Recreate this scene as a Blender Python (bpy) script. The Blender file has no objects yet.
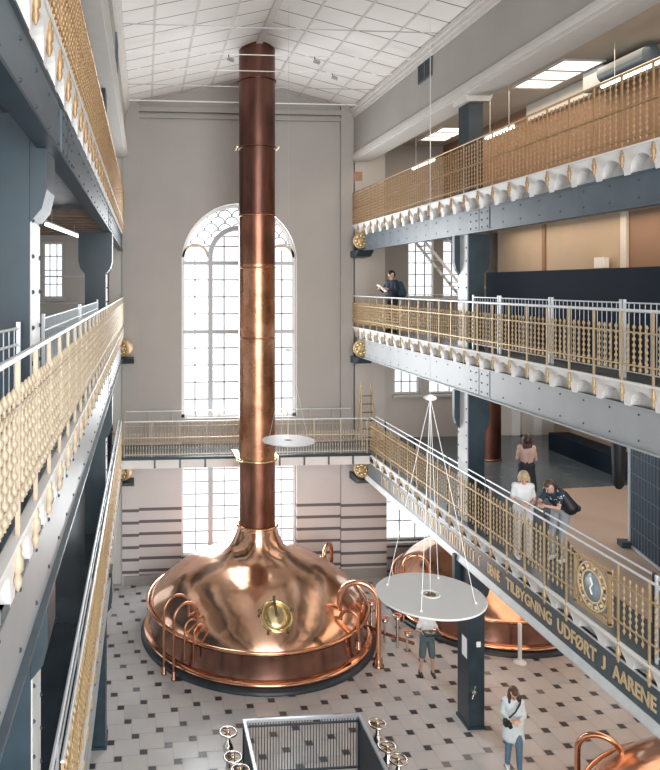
import bpy, bmesh, math, random
from mathutils import Vector, Matrix
random.seed(7)
S = bpy.context.scene
COL = S.collection
PI = math.pi

# ------------------------------------------------------------------ materials
def mat(name, color, rough=0.5, metal=0.0, noise=0.0, nscale=4.0, color2=None, bump=0.0, bscale=30.0,
        emit=None, estr=0.0, spec=0.5, rnoise=0.0, stretch=None):
    m = bpy.data.materials.new(name); m.use_nodes = True
    nt = m.node_tree; b = nt.nodes['Principled BSDF']
    b.inputs['Base Color'].default_value = (*color, 1)
    b.inputs['Roughness'].default_value = rough
    b.inputs['Metallic'].default_value = metal
    b.inputs['Specular IOR Level'].default_value = spec
    if emit:
        b.inputs['Emission Color'].default_value = (*emit, 1); b.inputs['Emission Strength'].default_value = estr
    geo = None
    def coords():
        nonlocal geo
        if geo is None:
            geo = nt.nodes.new('ShaderNodeNewGeometry')
            if stretch:
                mp = nt.nodes.new('ShaderNodeMapping'); mp.inputs['Scale'].default_value = stretch
                nt.links.new(geo.outputs['Position'], mp.inputs['Vector']); geo = mp; return mp.outputs[0]
        return geo.outputs[0]
    if noise or color2:
        n = nt.nodes.new('ShaderNodeTexNoise'); n.inputs['Scale'].default_value = nscale; n.inputs['Detail'].default_value = 4
        nt.links.new(coords(), n.inputs['Vector'])
        r = nt.nodes.new('ShaderNodeValToRGB')
        c2 = color2 or tuple(max(0, c * (1 - noise)) for c in color)
        r.color_ramp.elements[0].position = .35; r.color_ramp.elements[1].position = .68
        r.color_ramp.elements[0].color = (*c2, 1); r.color_ramp.elements[1].color = (*color, 1)
        nt.links.new(n.outputs['Fac'], r.inputs['Fac']); nt.links.new(r.outputs['Color'], b.inputs['Base Color'])
        if rnoise:
            mr = nt.nodes.new('ShaderNodeMapRange'); mr.inputs['To Min'].default_value = rough - rnoise; mr.inputs['To Max'].default_value = rough + rnoise
            nt.links.new(n.outputs['Fac'], mr.inputs['Value']); nt.links.new(mr.outputs[0], b.inputs['Roughness'])
    if bump:
        n2 = nt.nodes.new('ShaderNodeTexNoise'); n2.inputs['Scale'].default_value = bscale; n2.inputs['Detail'].default_value = 2
        nt.links.new(coords(), n2.inputs['Vector'])
        bp = nt.nodes.new('ShaderNodeBump'); bp.inputs['Strength'].default_value = bump; bp.inputs['Distance'].default_value = .05
        nt.links.new(n2.outputs['Fac'], bp.inputs['Height']); nt.links.new(bp.outputs[0], b.inputs['Normal'])
    return m

def glass_mat(name, tint=(0.95, 0.98, 1.0), refl=0.08):
    m = bpy.data.materials.new(name); m.use_nodes = True; nt = m.node_tree; nt.nodes.clear()
    o = nt.nodes.new('ShaderNodeOutputMaterial'); t = nt.nodes.new('ShaderNodeBsdfTransparent'); g = nt.nodes.new('ShaderNodeBsdfGlossy')
    t.inputs['Color'].default_value = (*tint, 1); g.inputs['Roughness'].default_value = .05
    x = nt.nodes.new('ShaderNodeMixShader'); x.inputs[0].default_value = refl
    nt.links.new(t.outputs[0], x.inputs[1]); nt.links.new(g.outputs[0], x.inputs[2]); nt.links.new(x.outputs[0], o.inputs[0])
    return m

M = {}
M['plaster'] = mat('plaster', (.40, .375, .345), .75, noise=.10, nscale=.6, bump=.05, bscale=8)
M['plaster_warm'] = mat('plaster_warm', (.45, .36, .27), .75, noise=.12, nscale=.7)
M['plaster_light'] = mat('plaster_light', (.62, .585, .54), .7, noise=.06, nscale=.8)
M['brown_panel'] = mat('brown_panel', (.26, .15, .09), .6, noise=.1, nscale=1)
M['trim'] = mat('trim_white', (.66, .63, .59), .6, noise=.05)
M['steel_dark'] = mat('steel_dark', (.020, .042, .058), .42, noise=.35, nscale=3, rnoise=.06)
M['steel_blue'] = mat('steel_blue', (.085, .118, .145), .38, noise=.18, nscale=3, rnoise=.06)
M['steel_grey'] = mat('steel_grey', (.34, .36, .37), .42, noise=.10, nscale=2, rnoise=.05)
M['steel_pale'] = mat('steel_pale', (.60, .62, .62), .4, noise=.12, nscale=4)
M['slate'] = mat('slate_paint', (.075, .10, .115), .35, noise=.15, nscale=3)
M['rivet'] = mat('rivet_dark', (.03, .045, .06), .4)
M['cornice'] = mat('cornice_white', (.78, .765, .74), .5, noise=.05, nscale=3)
M['gold'] = mat('gold_paint', (.52, .37, .20), .45, metal=.35, noise=.2, nscale=20)
M['gold_pale'] = mat('gold_pale', (.56, .46, .33), .5, metal=.2, noise=.15, nscale=20)
M['gold_brown'] = mat('gold_brown', (.44, .28, .14), .42, metal=.4, noise=.2, nscale=20)
M['gilt'] = mat('gilt_lettering', (.66, .50, .30), .45, metal=.2)
M['rail_steel'] = mat('rail_steel', (.50, .55, .60), .3, metal=.6)
M['rail_pale'] = mat('rail_pale', (.70, .74, .77), .35, metal=.3)
M['floor_dark'] = mat('floor_dark', (.045, .06, .075), .16, noise=.4, nscale=1.2, rnoise=.07)
M['floor_slate'] = mat('floor_slate', (.10, .13, .15), .2, noise=.3, nscale=1.5, rnoise=.08)
M['floor_beige'] = mat('floor_beige', (.45, .34, .27), .45, noise=.08, nscale=1.5)
M['soffit_blue'] = mat('soffit_blue', (.12, .15, .19), .35, noise=.25, nscale=2, bump=.25, bscale=5)
M['soffit'] = mat('soffit_beige', (.52, .46, .39), .6, noise=.08, nscale=1)
M['tile'] = mat('tile_pale', (.52, .50, .485), .22, noise=.07, nscale=.9, rnoise=.05)
M['tile_b'] = mat('tile_warm', (.51, .485, .465), .25, noise=.07, nscale=.9, rnoise=.05)
M['tile_c'] = mat('tile_worn', (.47, .46, .455), .2, noise=.1, nscale=1.1, rnoise=.05)
M['tile_dark'] = mat('tile_dark', (.06, .058, .065), .28, noise=.3, nscale=3)
M['tile_grey'] = mat('tile_grey', (.20, .20, .215), .25, noise=.2, nscale=3)
M['grout'] = mat('grout', (.33, .31, .30), .6)
M['copper'] = mat('copper', (.84, .54, .38), .17, metal=1, color2=(.72, .42, .28), nscale=1.4, rnoise=.07, bump=.42, bscale=1.5)
M['copper_pipe'] = mat('copper_pipe', (.60, .31, .19), .28, metal=1, color2=(.42, .20, .12), nscale=2.2, rnoise=.08, bump=.12, bscale=3)
M['copper_aged'] = mat('copper_aged', (.20, .095, .07), .34, metal=1, color2=(.11, .055, .045), nscale=2.5, rnoise=.06, bump=.08, bscale=4, stretch=(1, 1, .35))
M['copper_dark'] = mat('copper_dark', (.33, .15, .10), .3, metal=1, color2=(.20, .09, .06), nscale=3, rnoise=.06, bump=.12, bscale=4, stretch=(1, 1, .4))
M['copper_band'] = mat('copper_band', (.40, .21, .15), .2, metal=1, color2=(.27, .15, .12), nscale=2, rnoise=.06, bump=.1, bscale=3)
M['copper_bright'] = mat('copper_bright', (.85, .45, .28), .14, metal=1)
M['brass'] = mat('brass', (.80, .66, .36), .22, metal=1)
M['brass_dark'] = mat('brass_dark', (.20, .16, .10), .35, metal=.8)
M['chrome'] = mat('chrome', (.72, .68, .62), .2, metal=1)
M['base_blue'] = mat('base_blue', (.025, .035, .045), .35, noise=.3)
M['black'] = mat('black', (.012, .014, .018), .5)
M['navy'] = mat('navy', (.006, .014, .028), .7, spec=.2)
M['grid_panel'] = mat('grid_panel', (.02, .035, .055), .5)
M['white_paint'] = mat('white_paint', (.8, .8, .79), .4)
M['disc'] = mat('disc_white', (.60, .61, .61), .5)
M['wire'] = mat('wire', (.45, .45, .45), .4, metal=.4)
M['wire_white'] = mat('wire_white', (.85, .85, .85), .4)
M['window_frame'] = mat('window_frame', (.52, .54, .57), .5)
M['frame_white'] = mat('frame_white', (.80, .80, .80), .5)
M['glazing_bar'] = mat('glazing_bar', (.34, .30, .33), .5)
M['glass'] = glass_mat('window_glass')
M['lamp'] = mat('lamp_white', (.9, .9, .9), .5, emit=(1, .96, .88), estr=3.0)
M['skylight'] = mat('skylight_panel', (.9, .9, .9), .5, emit=(1, .95, .86), estr=1.4)
M['dial'] = mat('dial_blue', (.30, .37, .42), .35, noise=.2, nscale=12)
M['wood'] = mat('wood', (.34, .22, .13), .5, noise=.3, nscale=3)
M['timber'] = mat('timber', (.28, .19, .13), .6, noise=.3, nscale=3)
M['skin'] = mat('skin', (.62, .38, .28), .5)
M['skin_tan'] = mat('skin_tan', (.45, .27, .19), .5)
M['eye'] = mat('eye', (.03, .02, .02), .3)
M['lip'] = mat('lip', (.45, .18, .16), .5)
M['hair_brown'] = mat('hair_brown', (.09, .05, .035), .5, noise=.3, nscale=40)
M['hair_dark'] = mat('hair_dark', (.02, .015, .014), .45, noise=.3, nscale=40)
M['hair_blond'] = mat('hair_blond', (.52, .40, .24), .5, noise=.3, nscale=40)
M['hair_auburn'] = mat('hair_auburn', (.06, .022, .018), .45, noise=.3, nscale=40)
M['cloth_white'] = mat('cloth_white', (.72, .74, .75), .8, noise=.08, nscale=8)
M['cloth_coat'] = mat('cloth_coat', (.66, .74, .76), .8, noise=.08, nscale=8)
M['cloth_pink'] = mat('cloth_pink', (.62, .42, .36), .8, noise=.08, nscale=8)
M['cloth_black'] = mat('cloth_black', (.014, .018, .03), .7)
M['cloth_navy'] = mat('cloth_navy', (.02, .035, .06), .7)
M['cloth_jeans'] = mat('cloth_jeans', (.11, .20, .28), .8, noise=.2, nscale=10)
M['cloth_grey'] = mat('cloth_grey', (.36, .39, .42), .8, noise=.1, nscale=8)
M['cloth_shorts'] = mat('cloth_shorts', (.08, .12, .13), .8)
M['cloth_teal'] = mat('cloth_teal', (.02, .055, .075), .7)
def spotted():
    m = mat('cloth_spotted', (.02, .035, .06), .7); nt = m.node_tree; b = nt.nodes['Principled BSDF']
    g = nt.nodes.new('ShaderNodeNewGeometry'); v = nt.nodes.new('ShaderNodeTexVoronoi'); v.inputs['Scale'].default_value = 16
    r = nt.nodes.new('ShaderNodeValToRGB'); r.color_ramp.interpolation = 'CONSTANT'
    r.color_ramp.elements[0].color = (.6, .65, .7, 1); r.color_ramp.elements[1].position = .27; r.color_ramp.elements[1].color = (.02, .035, .06, 1)
    nt.links.new(g.outputs['Position'], v.inputs['Vector']); nt.links.new(v.outputs['Distance'], r.inputs[0]); nt.links.new(r.outputs[0], b.inputs['Base Color'])
    return m
M['cloth_spotted'] = spotted()

def math_node(nt, op, a, b=None):
    n = nt.nodes.new('ShaderNodeMath'); n.operation = op
    for i, v in enumerate((a, b)):
        if v is None: continue
        if isinstance(v, (int, float)): n.inputs[i].default_value = v
        else: nt.links.new(v, n.inputs[i])
    return n.outputs[0]
def band_mat(name, base, line, axes, lower=None):
    """procedural joints: axes = [(axis, period, offset, width)]"""
    m = mat(name, base, .65, noise=.06, nscale=.7); nt = m.node_tree; b = nt.nodes['Principled BSDF']
    g = nt.nodes.new('ShaderNodeNewGeometry'); s = nt.nodes.new('ShaderNodeSeparateXYZ'); nt.links.new(g.outputs['Position'], s.inputs[0])
    tot = None
    for ax, per, off, w in axes:
        v = math_node(nt, 'SUBTRACT', s.outputs[ax], off); v = math_node(nt, 'DIVIDE', v, per)
        v = math_node(nt, 'FRACT', v); v = math_node(nt, 'LESS_THAN', v, w / per)
        tot = v if tot is None else math_node(nt, 'MAXIMUM', tot, v)
    if lower is not None:
        tot = math_node(nt, 'MULTIPLY', tot, math_node(nt, 'LESS_THAN', s.outputs['Z'], lower))
        tot = math_node(nt, 'MULTIPLY', tot, math_node(nt, 'GREATER_THAN', s.outputs['Z'], .3))
    src = b.inputs['Base Color'].links[0].from_socket
    mx = nt.nodes.new('ShaderNodeMix'); mx.data_type = 'RGBA'
    nt.links.new(tot, mx.inputs[0]); nt.links.new(src, mx.inputs[6]); mx.inputs[7].default_value = (*line, 1)
    nt.links.new(mx.outputs[2], b.inputs['Base Color'])
    return m
M['ceiling'] = band_mat('ceiling_boards', (.82, .78, .75), (.07, .06, .055), [('Y', .85, .3, .035)])
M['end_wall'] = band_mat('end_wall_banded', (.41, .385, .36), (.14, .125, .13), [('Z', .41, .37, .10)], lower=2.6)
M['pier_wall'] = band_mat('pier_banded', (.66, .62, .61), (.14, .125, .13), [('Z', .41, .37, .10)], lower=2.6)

# ------------------------------------------------------------------ mesh builder
ORG = {}
class MB:
    def __init__(s): s.v = []; s.f = []; s.mi = []; s.sm = []
    def add(s, vs, fs, mi=0, smooth=False):
        o = len(s.v); s.v += [tuple(v) for v in vs]
        for f in fs: s.f.append([o + i for i in f]); s.mi.append(mi); s.sm.append(smooth)
        return s
    def box(s, x0, x1, y0, y1, z0, z1, mi=0):
        vs = [(x, y, z) for x in (x0, x1) for y in (y0, y1) for z in (z0, z1)]
        return s.add(vs, [(0, 1, 3, 2), (4, 6, 7, 5), (0, 4, 5, 1), (2, 3, 7, 6), (0, 2, 6, 4), (1, 5, 7, 3)], mi)
    def prism(s, poly, axis, a, b, mi=0):
        """poly 2-D in the two other axes, extruded along axis from a to b"""
        n = len(poly)
        def P(p, t):
            return {'x': (t, p[0], p[1]), 'y': (p[0], t, p[1]), 'z': (p[0], p[1], t)}[axis]
        vs = [P(p, a) for p in poly] + [P(p, b) for p in poly]
        fs = [tuple(range(n))[::-1], tuple(range(n, 2 * n))] + [(i, (i + 1) % n, n + (i + 1) % n, n + i) for i in range(n)]
        return s.add(vs, fs, mi)
    def rod(s, p, q, r, seg=8, r2=None, mi=0, smooth=True):
        p = Vector(p); q = Vector(q); d = (q - p)
        if d.length < 1e-6: return s
        d.normalize(); u = d.orthogonal().normalized(); w = d.cross(u); r2 = r if r2 is None else r2
        vs = []
        for c, rr in ((p, r), (q, r2)):
            for i in range(seg):
                t = 2 * PI * i / seg; vs.append(c + (u * math.cos(t) + w * math.sin(t)) * rr)
        s.add(vs, [(i, (i + 1) % seg, seg + (i + 1) % seg, seg + i) for i in range(seg)], mi, smooth)
        s.add(vs, [tuple(range(seg))[::-1], tuple(range(seg, 2 * seg))], mi)
        return s
    def tube(s, pts, r, seg=8, mi=0, closed=False):
        pts = [Vector(p) for p in pts]; n = len(pts); vs = []; up = None
        for i, p in enumerate(pts):
            a = pts[(i - 1) % n] if (closed or i) else p; b = pts[(i + 1) % n] if (closed or i < n - 1) else p
            d = (b - a).normalized()
            if up is None: up = d.orthogonal().normalized()
            up = (up - d * up.dot(d)).normalized(); w = d.cross(up)
            rr = r[i] if isinstance(r, (list, tuple)) else r
            for k in range(seg):
                t = 2 * PI * k / seg; vs.append(p + (up * math.cos(t) + w * math.sin(t)) * rr)
        fs = []
        for i in range(n if closed else n - 1):
            j = (i + 1) % n
            for k in range(seg):
                fs.append((i * seg + k, i * seg + (k + 1) % seg, j * seg + (k + 1) % seg, j * seg + k))
        s.add(vs, fs, mi, True)
        if not closed: s.add(vs, [tuple(range(seg))[::-1], tuple(range((n - 1) * seg, n * seg))], mi)
        return s
    def lathe(s, prof, c=(0, 0, 0), seg=24, mi=0, smooth=True, cap=True, M4=None):
        vs = []; n = len(prof)
        for r, z in prof:
            for k in range(seg):
                t = 2 * PI * k / seg; v = Vector((r * math.cos(t), r * math.sin(t), z))
                if M4 is not None: v = M4 @ v
                vs.append(v + Vector(c))
        fs = [(i * seg + k, i * seg + (k + 1) % seg, (i + 1) * seg + (k + 1) % seg, (i + 1) * seg + k) for i in range(n - 1) for k in range(seg)]
        s.add(vs, fs, mi, smooth)
        if cap: s.add(vs, [tuple(range(seg))[::-1], tuple(range((n - 1) * seg, n * seg))], mi)
        return s
    def torus(s, c, R, r, axis='z', seg=32, rs=8, mi=0):
        pts = []
        for i in range(seg):
            t = 2 * PI * i / seg; a, b = R * math.cos(t), R * math.sin(t)
            d = {'z': (a, b, 0), 'y': (a, 0, b), 'x': (0, a, b)}[axis] if isinstance(axis, str) else None
            pts.append(Vector(c) + (Vector(d) if d else axis @ Vector((a, b, 0))))
        return s.tube(pts, r, rs, mi, closed=True)
    def ball(s, c, r, sc=(1, 1, 1), seg=12, rings=8, mi=0):
        vs = []; c = Vector(c)
        for i in range(1, rings):
            p = PI * i / rings
            for k in range(seg):
                t = 2 * PI * k / seg
                vs.append(c + Vector((math.sin(p) * math.cos(t) * r * sc[0], math.sin(p) * math.sin(t) * r * sc[1], math.cos(p) * r * sc[2])))
        vs += [c + Vector((0, 0, r * sc[2])), c - Vector((0, 0, r * sc[2]))]; T = len(vs) - 2; B = T + 1
        fs = [(i * seg + k, (i + 1) * seg + k, (i + 1) * seg + (k + 1) % seg, i * seg + (k + 1) % seg) for i in range(rings - 2) for k in range(seg)]
        fs += [(T, k, (k + 1) % seg) for k in range(seg)] + [(B, (rings - 2) * seg + (k + 1) % seg, (rings - 2) * seg + k) for k in range(seg)]
        return s.add(vs, fs, mi, True)
    def caps(s, p, q, r1, r2=None, seg=10):
        r2 = r1 if r2 is None else r2
        s.ball(p, r1, seg=seg, rings=7); s.ball(q, r2, seg=seg, rings=7); return s.rod(p, q, r1, seg, r2)
    def build(s, name, mats, parent=None, kind=None, world=True):
        me = bpy.data.meshes.new(name)
        o = Vector((0, 0, 0))
        if parent is not None and world: o = ORG[parent.name]
        me.from_pydata([tuple(Vector(v) - o) for v in s.v], [], s.f)
        for m in (mats if isinstance(mats, (list, tuple)) else [mats]): me.materials.append(m)
        me.polygons.foreach_set('material_index', s.mi); me.polygons.foreach_set('use_smooth', s.sm)
        me.update()
        ob = bpy.data.objects.new(name, me); COL.objects.link(ob)
        if parent is not None: ob.parent = parent
        ORG[ob.name] = o
        if kind: ob['kind'] = kind
        return ob

def tag(o, label=None, cat=None, group=None, kind=None):
    if label: o['label'] = label
    if cat: o['category'] = cat
    if group: o['group'] = group
    if kind: o['kind'] = kind
    return o
def thing(name, label, cat, loc=(0, 0, 0), group=None, rz=0):
    o = bpy.data.objects.new(name, None); COL.objects.link(o); o.location = loc; o.rotation_euler = (0, 0, rz)
    ORG[o.name] = Vector(loc); o.empty_display_size = .2
    return tag(o, label, cat, group)
def struct(name, mb, m): return mb.build(name, m, kind='structure')
def inst(src, name, parent, loc, rz=0, sub=None):
    """a part that shares the mesh of src, placed at a world point under its thing"""
    c = src.copy() if src else None
    c.name = name; COL.objects.link(c); c.parent = parent; c.location = Vector(loc) - ORG[parent.name]; c.rotation_euler = (0, 0, rz)
    return c
def dup_tree(root, loc, rz=None, label=None):
    r = root.copy(); COL.objects.link(r); r.location = loc
    if rz is not None: r.rotation_euler = (0, 0, rz)
    if label: r['label'] = label
    for ch in list(root.children):
        c = ch.copy(); COL.objects.link(c); c.parent = r
        for g in ch.children:
            d = g.copy(); COL.objects.link(d); d.parent = c
    return r

# ------------------------------------------------------------------ levels (metres; ground floor = 0, camera eye = 10)
YW = 23.6
L1, L2, L3 = 4.65, 8.59, 12.05
Y0 = -3.0
XL, XR = -.72, 7.09          # planes of the gold railings
GL, GR = -.78, 7.21          # faces of the girders
OUTL, OUTR = -6.0, 14.6

# ------------------------------------------------------------------ ground floor of pinwheel tiles
fl = MB(); fl.box(OUTL, OUTR, Y0, 25.0, -.3, -.004, 5)
a, b = .54, .18; gp = .006; ox, oy = -.57 + .09, 18.46 + .09
for i in range(-30, 50):
    for j in range(-30, 60):
        cx = ox - .09 + i * a + j * b; cy = oy - .09 + i * b - j * a
        if not (OUTL < cx < OUTR and 3 < cy < 24.6): continue
        h = b / 2 - .012
        dk = 3 if random.random() > .12 else 4
        fl.add([(cx - h, cy - h, 0), (cx + h, cy - h, 0), (cx + h, cy + h, 0), (cx - h, cy + h, 0)], [(0, 1, 2, 3)], dk)
        x0, x1, y0, y1 = cx + .09 + gp, cx + .63 - gp, cy - .45 + gp, cy + .09 - gp
        r = random.random()
        fl.add([(x0, y0, 0), (x1, y0, 0), (x1, y1, 0), (x0, y1, 0)], [(0, 1, 2, 3)], 0 if r < .6 else (1 if r < .92 else 2))
struct('floor', fl, [M['tile'], M['tile_b'], M['tile_c'], M['tile_dark'], M['tile_grey'], M['grout']])

# ------------------------------------------------------------------ end wall with the arched window
CX, HW, SPR = 3.20, 1.97, 10.79
def arc_pts(cx, cz, r, n=24, a0=PI, a1=0.0): return [(cx + r * math.cos(a0 + (a1 - a0) * i / n), cz + r * math.sin(a0 + (a1 - a0) * i / n)) for i in range(n + 1)]
ew = MB(); T0, T1 = YW, YW + .55
ew.box(GL + .1, CX - HW, T0, T1, 0, 17.6); ew.box(CX + HW, 7.20, T0, T1, 0, 17.6)
ew.box(CX - HW, CX + HW, T0, T1, 0, .75); ew.box(CX - HW, CX + HW, T0, T1, 4.55, 5.5)
ar = arc_pts(CX, SPR, HW, 32)
for (p, q) in zip(ar[:-1], ar[1:]):
    ew.prism([p, q, (q[0], 17.6), (p[0], 17.6)], 'y', T0, T1)
struct('wall_end', ew, M['end_wall'])
ew = MB()
ew.box(GL + .1, CX - HW, T0 - .02, T0, 0, 4.7); ew.box(CX + HW, 7.2, T0 - .02, T0, 0, 4.7); ew.box(CX - HW, CX + HW, T0 - .02, T0, 0, .75)
struct('wall_end_lower', ew, M['pier_wall'])
pw = MB()
for x0, x1 in ((-.76, -.2), (6.68, 7.12)):
    pw.box(x0, x1, YW - .14, YW, 4.9, 16.1)
    pw.box(x0, x1, YW - .14, YW, 0, 4.6)
pw.box(7.12, 8.27, YW - .16, YW, 0, 4.6); 
struct('trim_1', pw, M['end_wall'])
pw = MB(); pw.box(-.76, -.2, YW - .145, YW - .14, 0, 4.6); pw.box(6.68, 8.27, YW - .165, YW - .16, 0, 4.6); struct('trim_40', pw, M['pier_wall'])
tr = MB()
for z0, z1, d in ((15.60, 15.73, .10), (15.80, 15.97, .18)):
    tr.box(-.2, 6.68, YW - d, YW, z0, z1)
tr.box(-.7, 8.27, YW - .2, YW, 0, .3)
struct('trim_2', tr, M['plaster'])

def bars(mb, lines, t, y0, y1):
    for (x0, z0, x1, z1) in lines:
        mb.box(min(x0, x1) - (t if x0 == x1 else 0), max(x0, x1) + (t if x0 == x1 else 0), y0, y1, min(z0, z1) - (t if z0 == z1 else 0), max(z0, z1) + (t if z0 == z1 else 0))
def arch_strip(mb, cx, cz, r0, r1, y0, y1, n=24, a0=PI, a1=0):
    A = arc_pts(cx, cz, r0, n, a0, a1); B = arc_pts(cx, cz, r1, n, a0, a1)
    for i in range(n): mb.prism([A[i], A[i + 1], B[i + 1], B[i]], 'y', y0, y1)
wy = YW + .22
gl = MB()
pts = [(CX - HW, 5.5), (CX + HW, 5.5)] + [(p[0], p[1]) for p in reversed(ar)]
gl.prism(pts, 'y', wy + .03, wy + .036)
win = gl.build('window_1', M['glass'], kind='structure')
fr = MB()
arch_strip(fr, CX, SPR, HW, HW - .11, wy - .05, wy + .06, 36)
fr.box(CX - HW, CX - HW + .11, wy - .05, wy + .06, 5.5, SPR); fr.box(CX + HW - .11, CX + HW, wy - .05, wy + .06, 5.5, SPR); fr.box(CX - HW, CX + HW, wy - .05, wy + .06, 5.5, 5.6)
fr.build('window_frame', M['frame_white'], win)
ml = MB(); mx = .97; mz = 10.97
for s_ in (-1, 1):
    ml.box(CX + s_ * mx - .075, CX + s_ * mx + .075, wy - .06, wy + .07, 5.5, mz)
arch_strip(ml, CX, mz, mx + .085, mx - .075, wy - .06, wy + .07, 28)
for z in (10.75, 8.40): ml.box(CX - HW + .05, CX + HW - .05, wy - .055, wy + .065, z - .06, z + .06)
ml.build('mullion', M['window_frame'], win)
sa = MB()
for s_ in (-1, 1):
    arch_strip(sa, CX + s_ * 1.48, 10.95, .46, .38, wy - .05, wy + .05, 14)
sa.build('side_arch', M['gold_pale'], win)
gb = MB(); zs = [5.52 + .582 * k for k in range(1, 9)] + [11.32]
for z in zs:
    gb.box(CX - HW + .1, CX + HW - .1, wy, wy + .03, z - .02, z + .02)
gb.box(CX - .8, CX + .8, wy, wy + .03, 11.95 - .3, 11.95 - .27)
for x in (-1.5, -.5, 0, .5, 1.5):
    gb.box(CX + x - .02, CX + x + .02, wy, wy + .03, 5.5, 11.2 + (.75 if abs(x) < .1 else (.45 if abs(x) < 1 else 0)))
gb.build('glazing_bar', M['glazing_bar'], win)
sc = MB(); rr = .235
for row in range(12):
    cz = 10.95 + row * rr * .98
    for k in range(-10, 11):
        cx = CX + (k + (.5 if row % 2 else 0)) * 2 * rr
        A = arc_pts(cx, cz, rr, 8)
        for p, q in zip(A[:-1], A[1:]):
            m_ = ((p[0] + q[0]) / 2 - CX, (p[1] + q[1]) / 2)
            if math.hypot(m_[0], m_[1] - SPR) > HW - .1 or math.hypot(m_[0], m_[1] - mz) < mx + .05: continue
            if abs(m_[0]) > mx and math.hypot(abs(m_[0]) - 1.48, m_[1] - 10.95) < .46: continue
            if m_[1] < 11.0: continue
            sc.rod((p[0], wy + .02, p[1]), (q[0], wy + .02, q[1]), .022, 4)
sc.build('tracery', M['glazing_bar'], win)

def rect_window(name, x0, x1, z0, z1, y, nx, nz, axis='y', arch=False, sill=True, thick=.03):
    g = MB(); g.box(x0, x1, y + .03, y + .036, z0, z1)
    w = g.build(name, M['glass'], kind='structure')
    f = MB(); t = .07
    f.box(x0, x0 + t, y - .03, y + .07, z0, z1); f.box(x1 - t, x1, y - .03, y + .07, z0, z1); f.box(x0 + t, x1 - t, y - .03, y + .07, z0, z0 + t); f.box(x0 + t, x1 - t, y - .03, y + .07, z1 - t, z1)
    f.build('window_frame', M['frame_white'], w)
    b_ = MB()
    for i in range(1, nx): x = x0 + (x1 - x0) * i / nx; b_.box(x - thick / 2, x + thick / 2, y, y + .05, z0, z1)
    for i in range(1, nz): z = z0 + (z1 - z0) * i / nz; b_.box(x0, x1, y + .005, y + .045, z - thick / 2, z + thick / 2)
    b_.build('glazing_bar', M['glazing_bar'], w)
    if sill:
        s_ = MB(); s_.box(x0 - .08, x1 + .08, y - .32, y, z0 - .08, z0); s_.build('window_sill', M['trim'], w)
    return w
w2 = rect_window('window_2', CX - HW, CX + HW, .75, 4.55, wy, 8, 9, sill=True, thick=.024)
m2 = MB()
for s_ in (-1, 1): m2.box(CX + s_ * mx - .075, CX + s_ * mx + .075, wy - .06, wy + .07, .75, 4.55)
m2.build('mullion', M['window_frame'], w2)

# gallery end walls with their own windows
def wall_with_holes(name, x0, x1, z0, z1, y0, y1, holes, m):
    mb = MB(); xs = x0
    holes = sorted(holes)
    for (a0, a1, b0, b1) in holes:
        mb.box(xs, a0, y0, y1, z0, z1); mb.box(a0, a1, y0, y1, z0, b0); mb.box(a0, a1, y0, y1, b1, z1); xs = a1
    mb.box(xs, x1, y0, y1, z0, z1)
    return struct(name, mb, m)
YG = YW + .35
def gw(name, x0, x1, z0, z1, m, wins, n0, nx=3, nz=6):
    wall_with_holes(name, x0, x1, z0, z1, YG, YG + .4, wins, m)
    for k, (a0, a1, b0, b1) in enumerate(wins): rect_window('window_%d' % (n0 + k), a0, a1, b0, b1, YG + .15, nx, nz)
gw('wall_end_right_ground', 7.25, OUTR, 0, L1 - .2, M['pier_wall'], [(8.4, 10.1, 1.0, 3.0), (11.1, 12.8, 1.0, 3.0)], 3, 3, 3)
gw('wall_end_right_lower', 7.25, OUTR, L1 - .2, L2 - .2, M['plaster_light'], [(8.72, 9.67, 6.15, 7.9), (9.97, 11.2, 6.15, 7.9), (13.0, 13.4, L1, 7.3)], 5, 3, 4)
gw('wall_end_right_middle', 7.25, OUTR, L2 - .2, L3 - .2, M['plaster'], [(9.22, 10.22, 9.55, 11.6), (10.49, 11.65, 9.55, 11.6)], 8, 3, 5)
wall_with_holes('wall_end_right_upper', 7.25, OUTR, L3 - .2, 15.4, YG, YG + .4, [], M['plaster'])
gw('wall_end_left_ground', OUTL, GL + .1, 0, L1 - .2, M['plaster_light'], [(-3.4, -1.9, .8, 3.6)], 10)
gw('wall_end_left_lower', OUTL, GL + .1, L1 - .2, L2 - .2, M['plaster_light'], [(-3.6, -2.2, 5.6, 7.9)], 11)
gw('wall_end_left_middle', OUTL, GL + .1, L2 - .2, L3 - .2, M['plaster_light'], [(-3.45, -2.75, 9.55, 11.45)], 12, 3, 4)
wall_with_holes('wall_end_left_upper', OUTL, GL + .1, L3 - .2, 15.4, YG, YG + .4, [], M['plaster'])
j = MB(); j.box(7.12, 8.27, YW, YG, L1, 14.6); j.box(-1.2, GL + .1, YW, YG, 0, 15)
struct('trim_3', j, M['plaster_light'])

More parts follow.
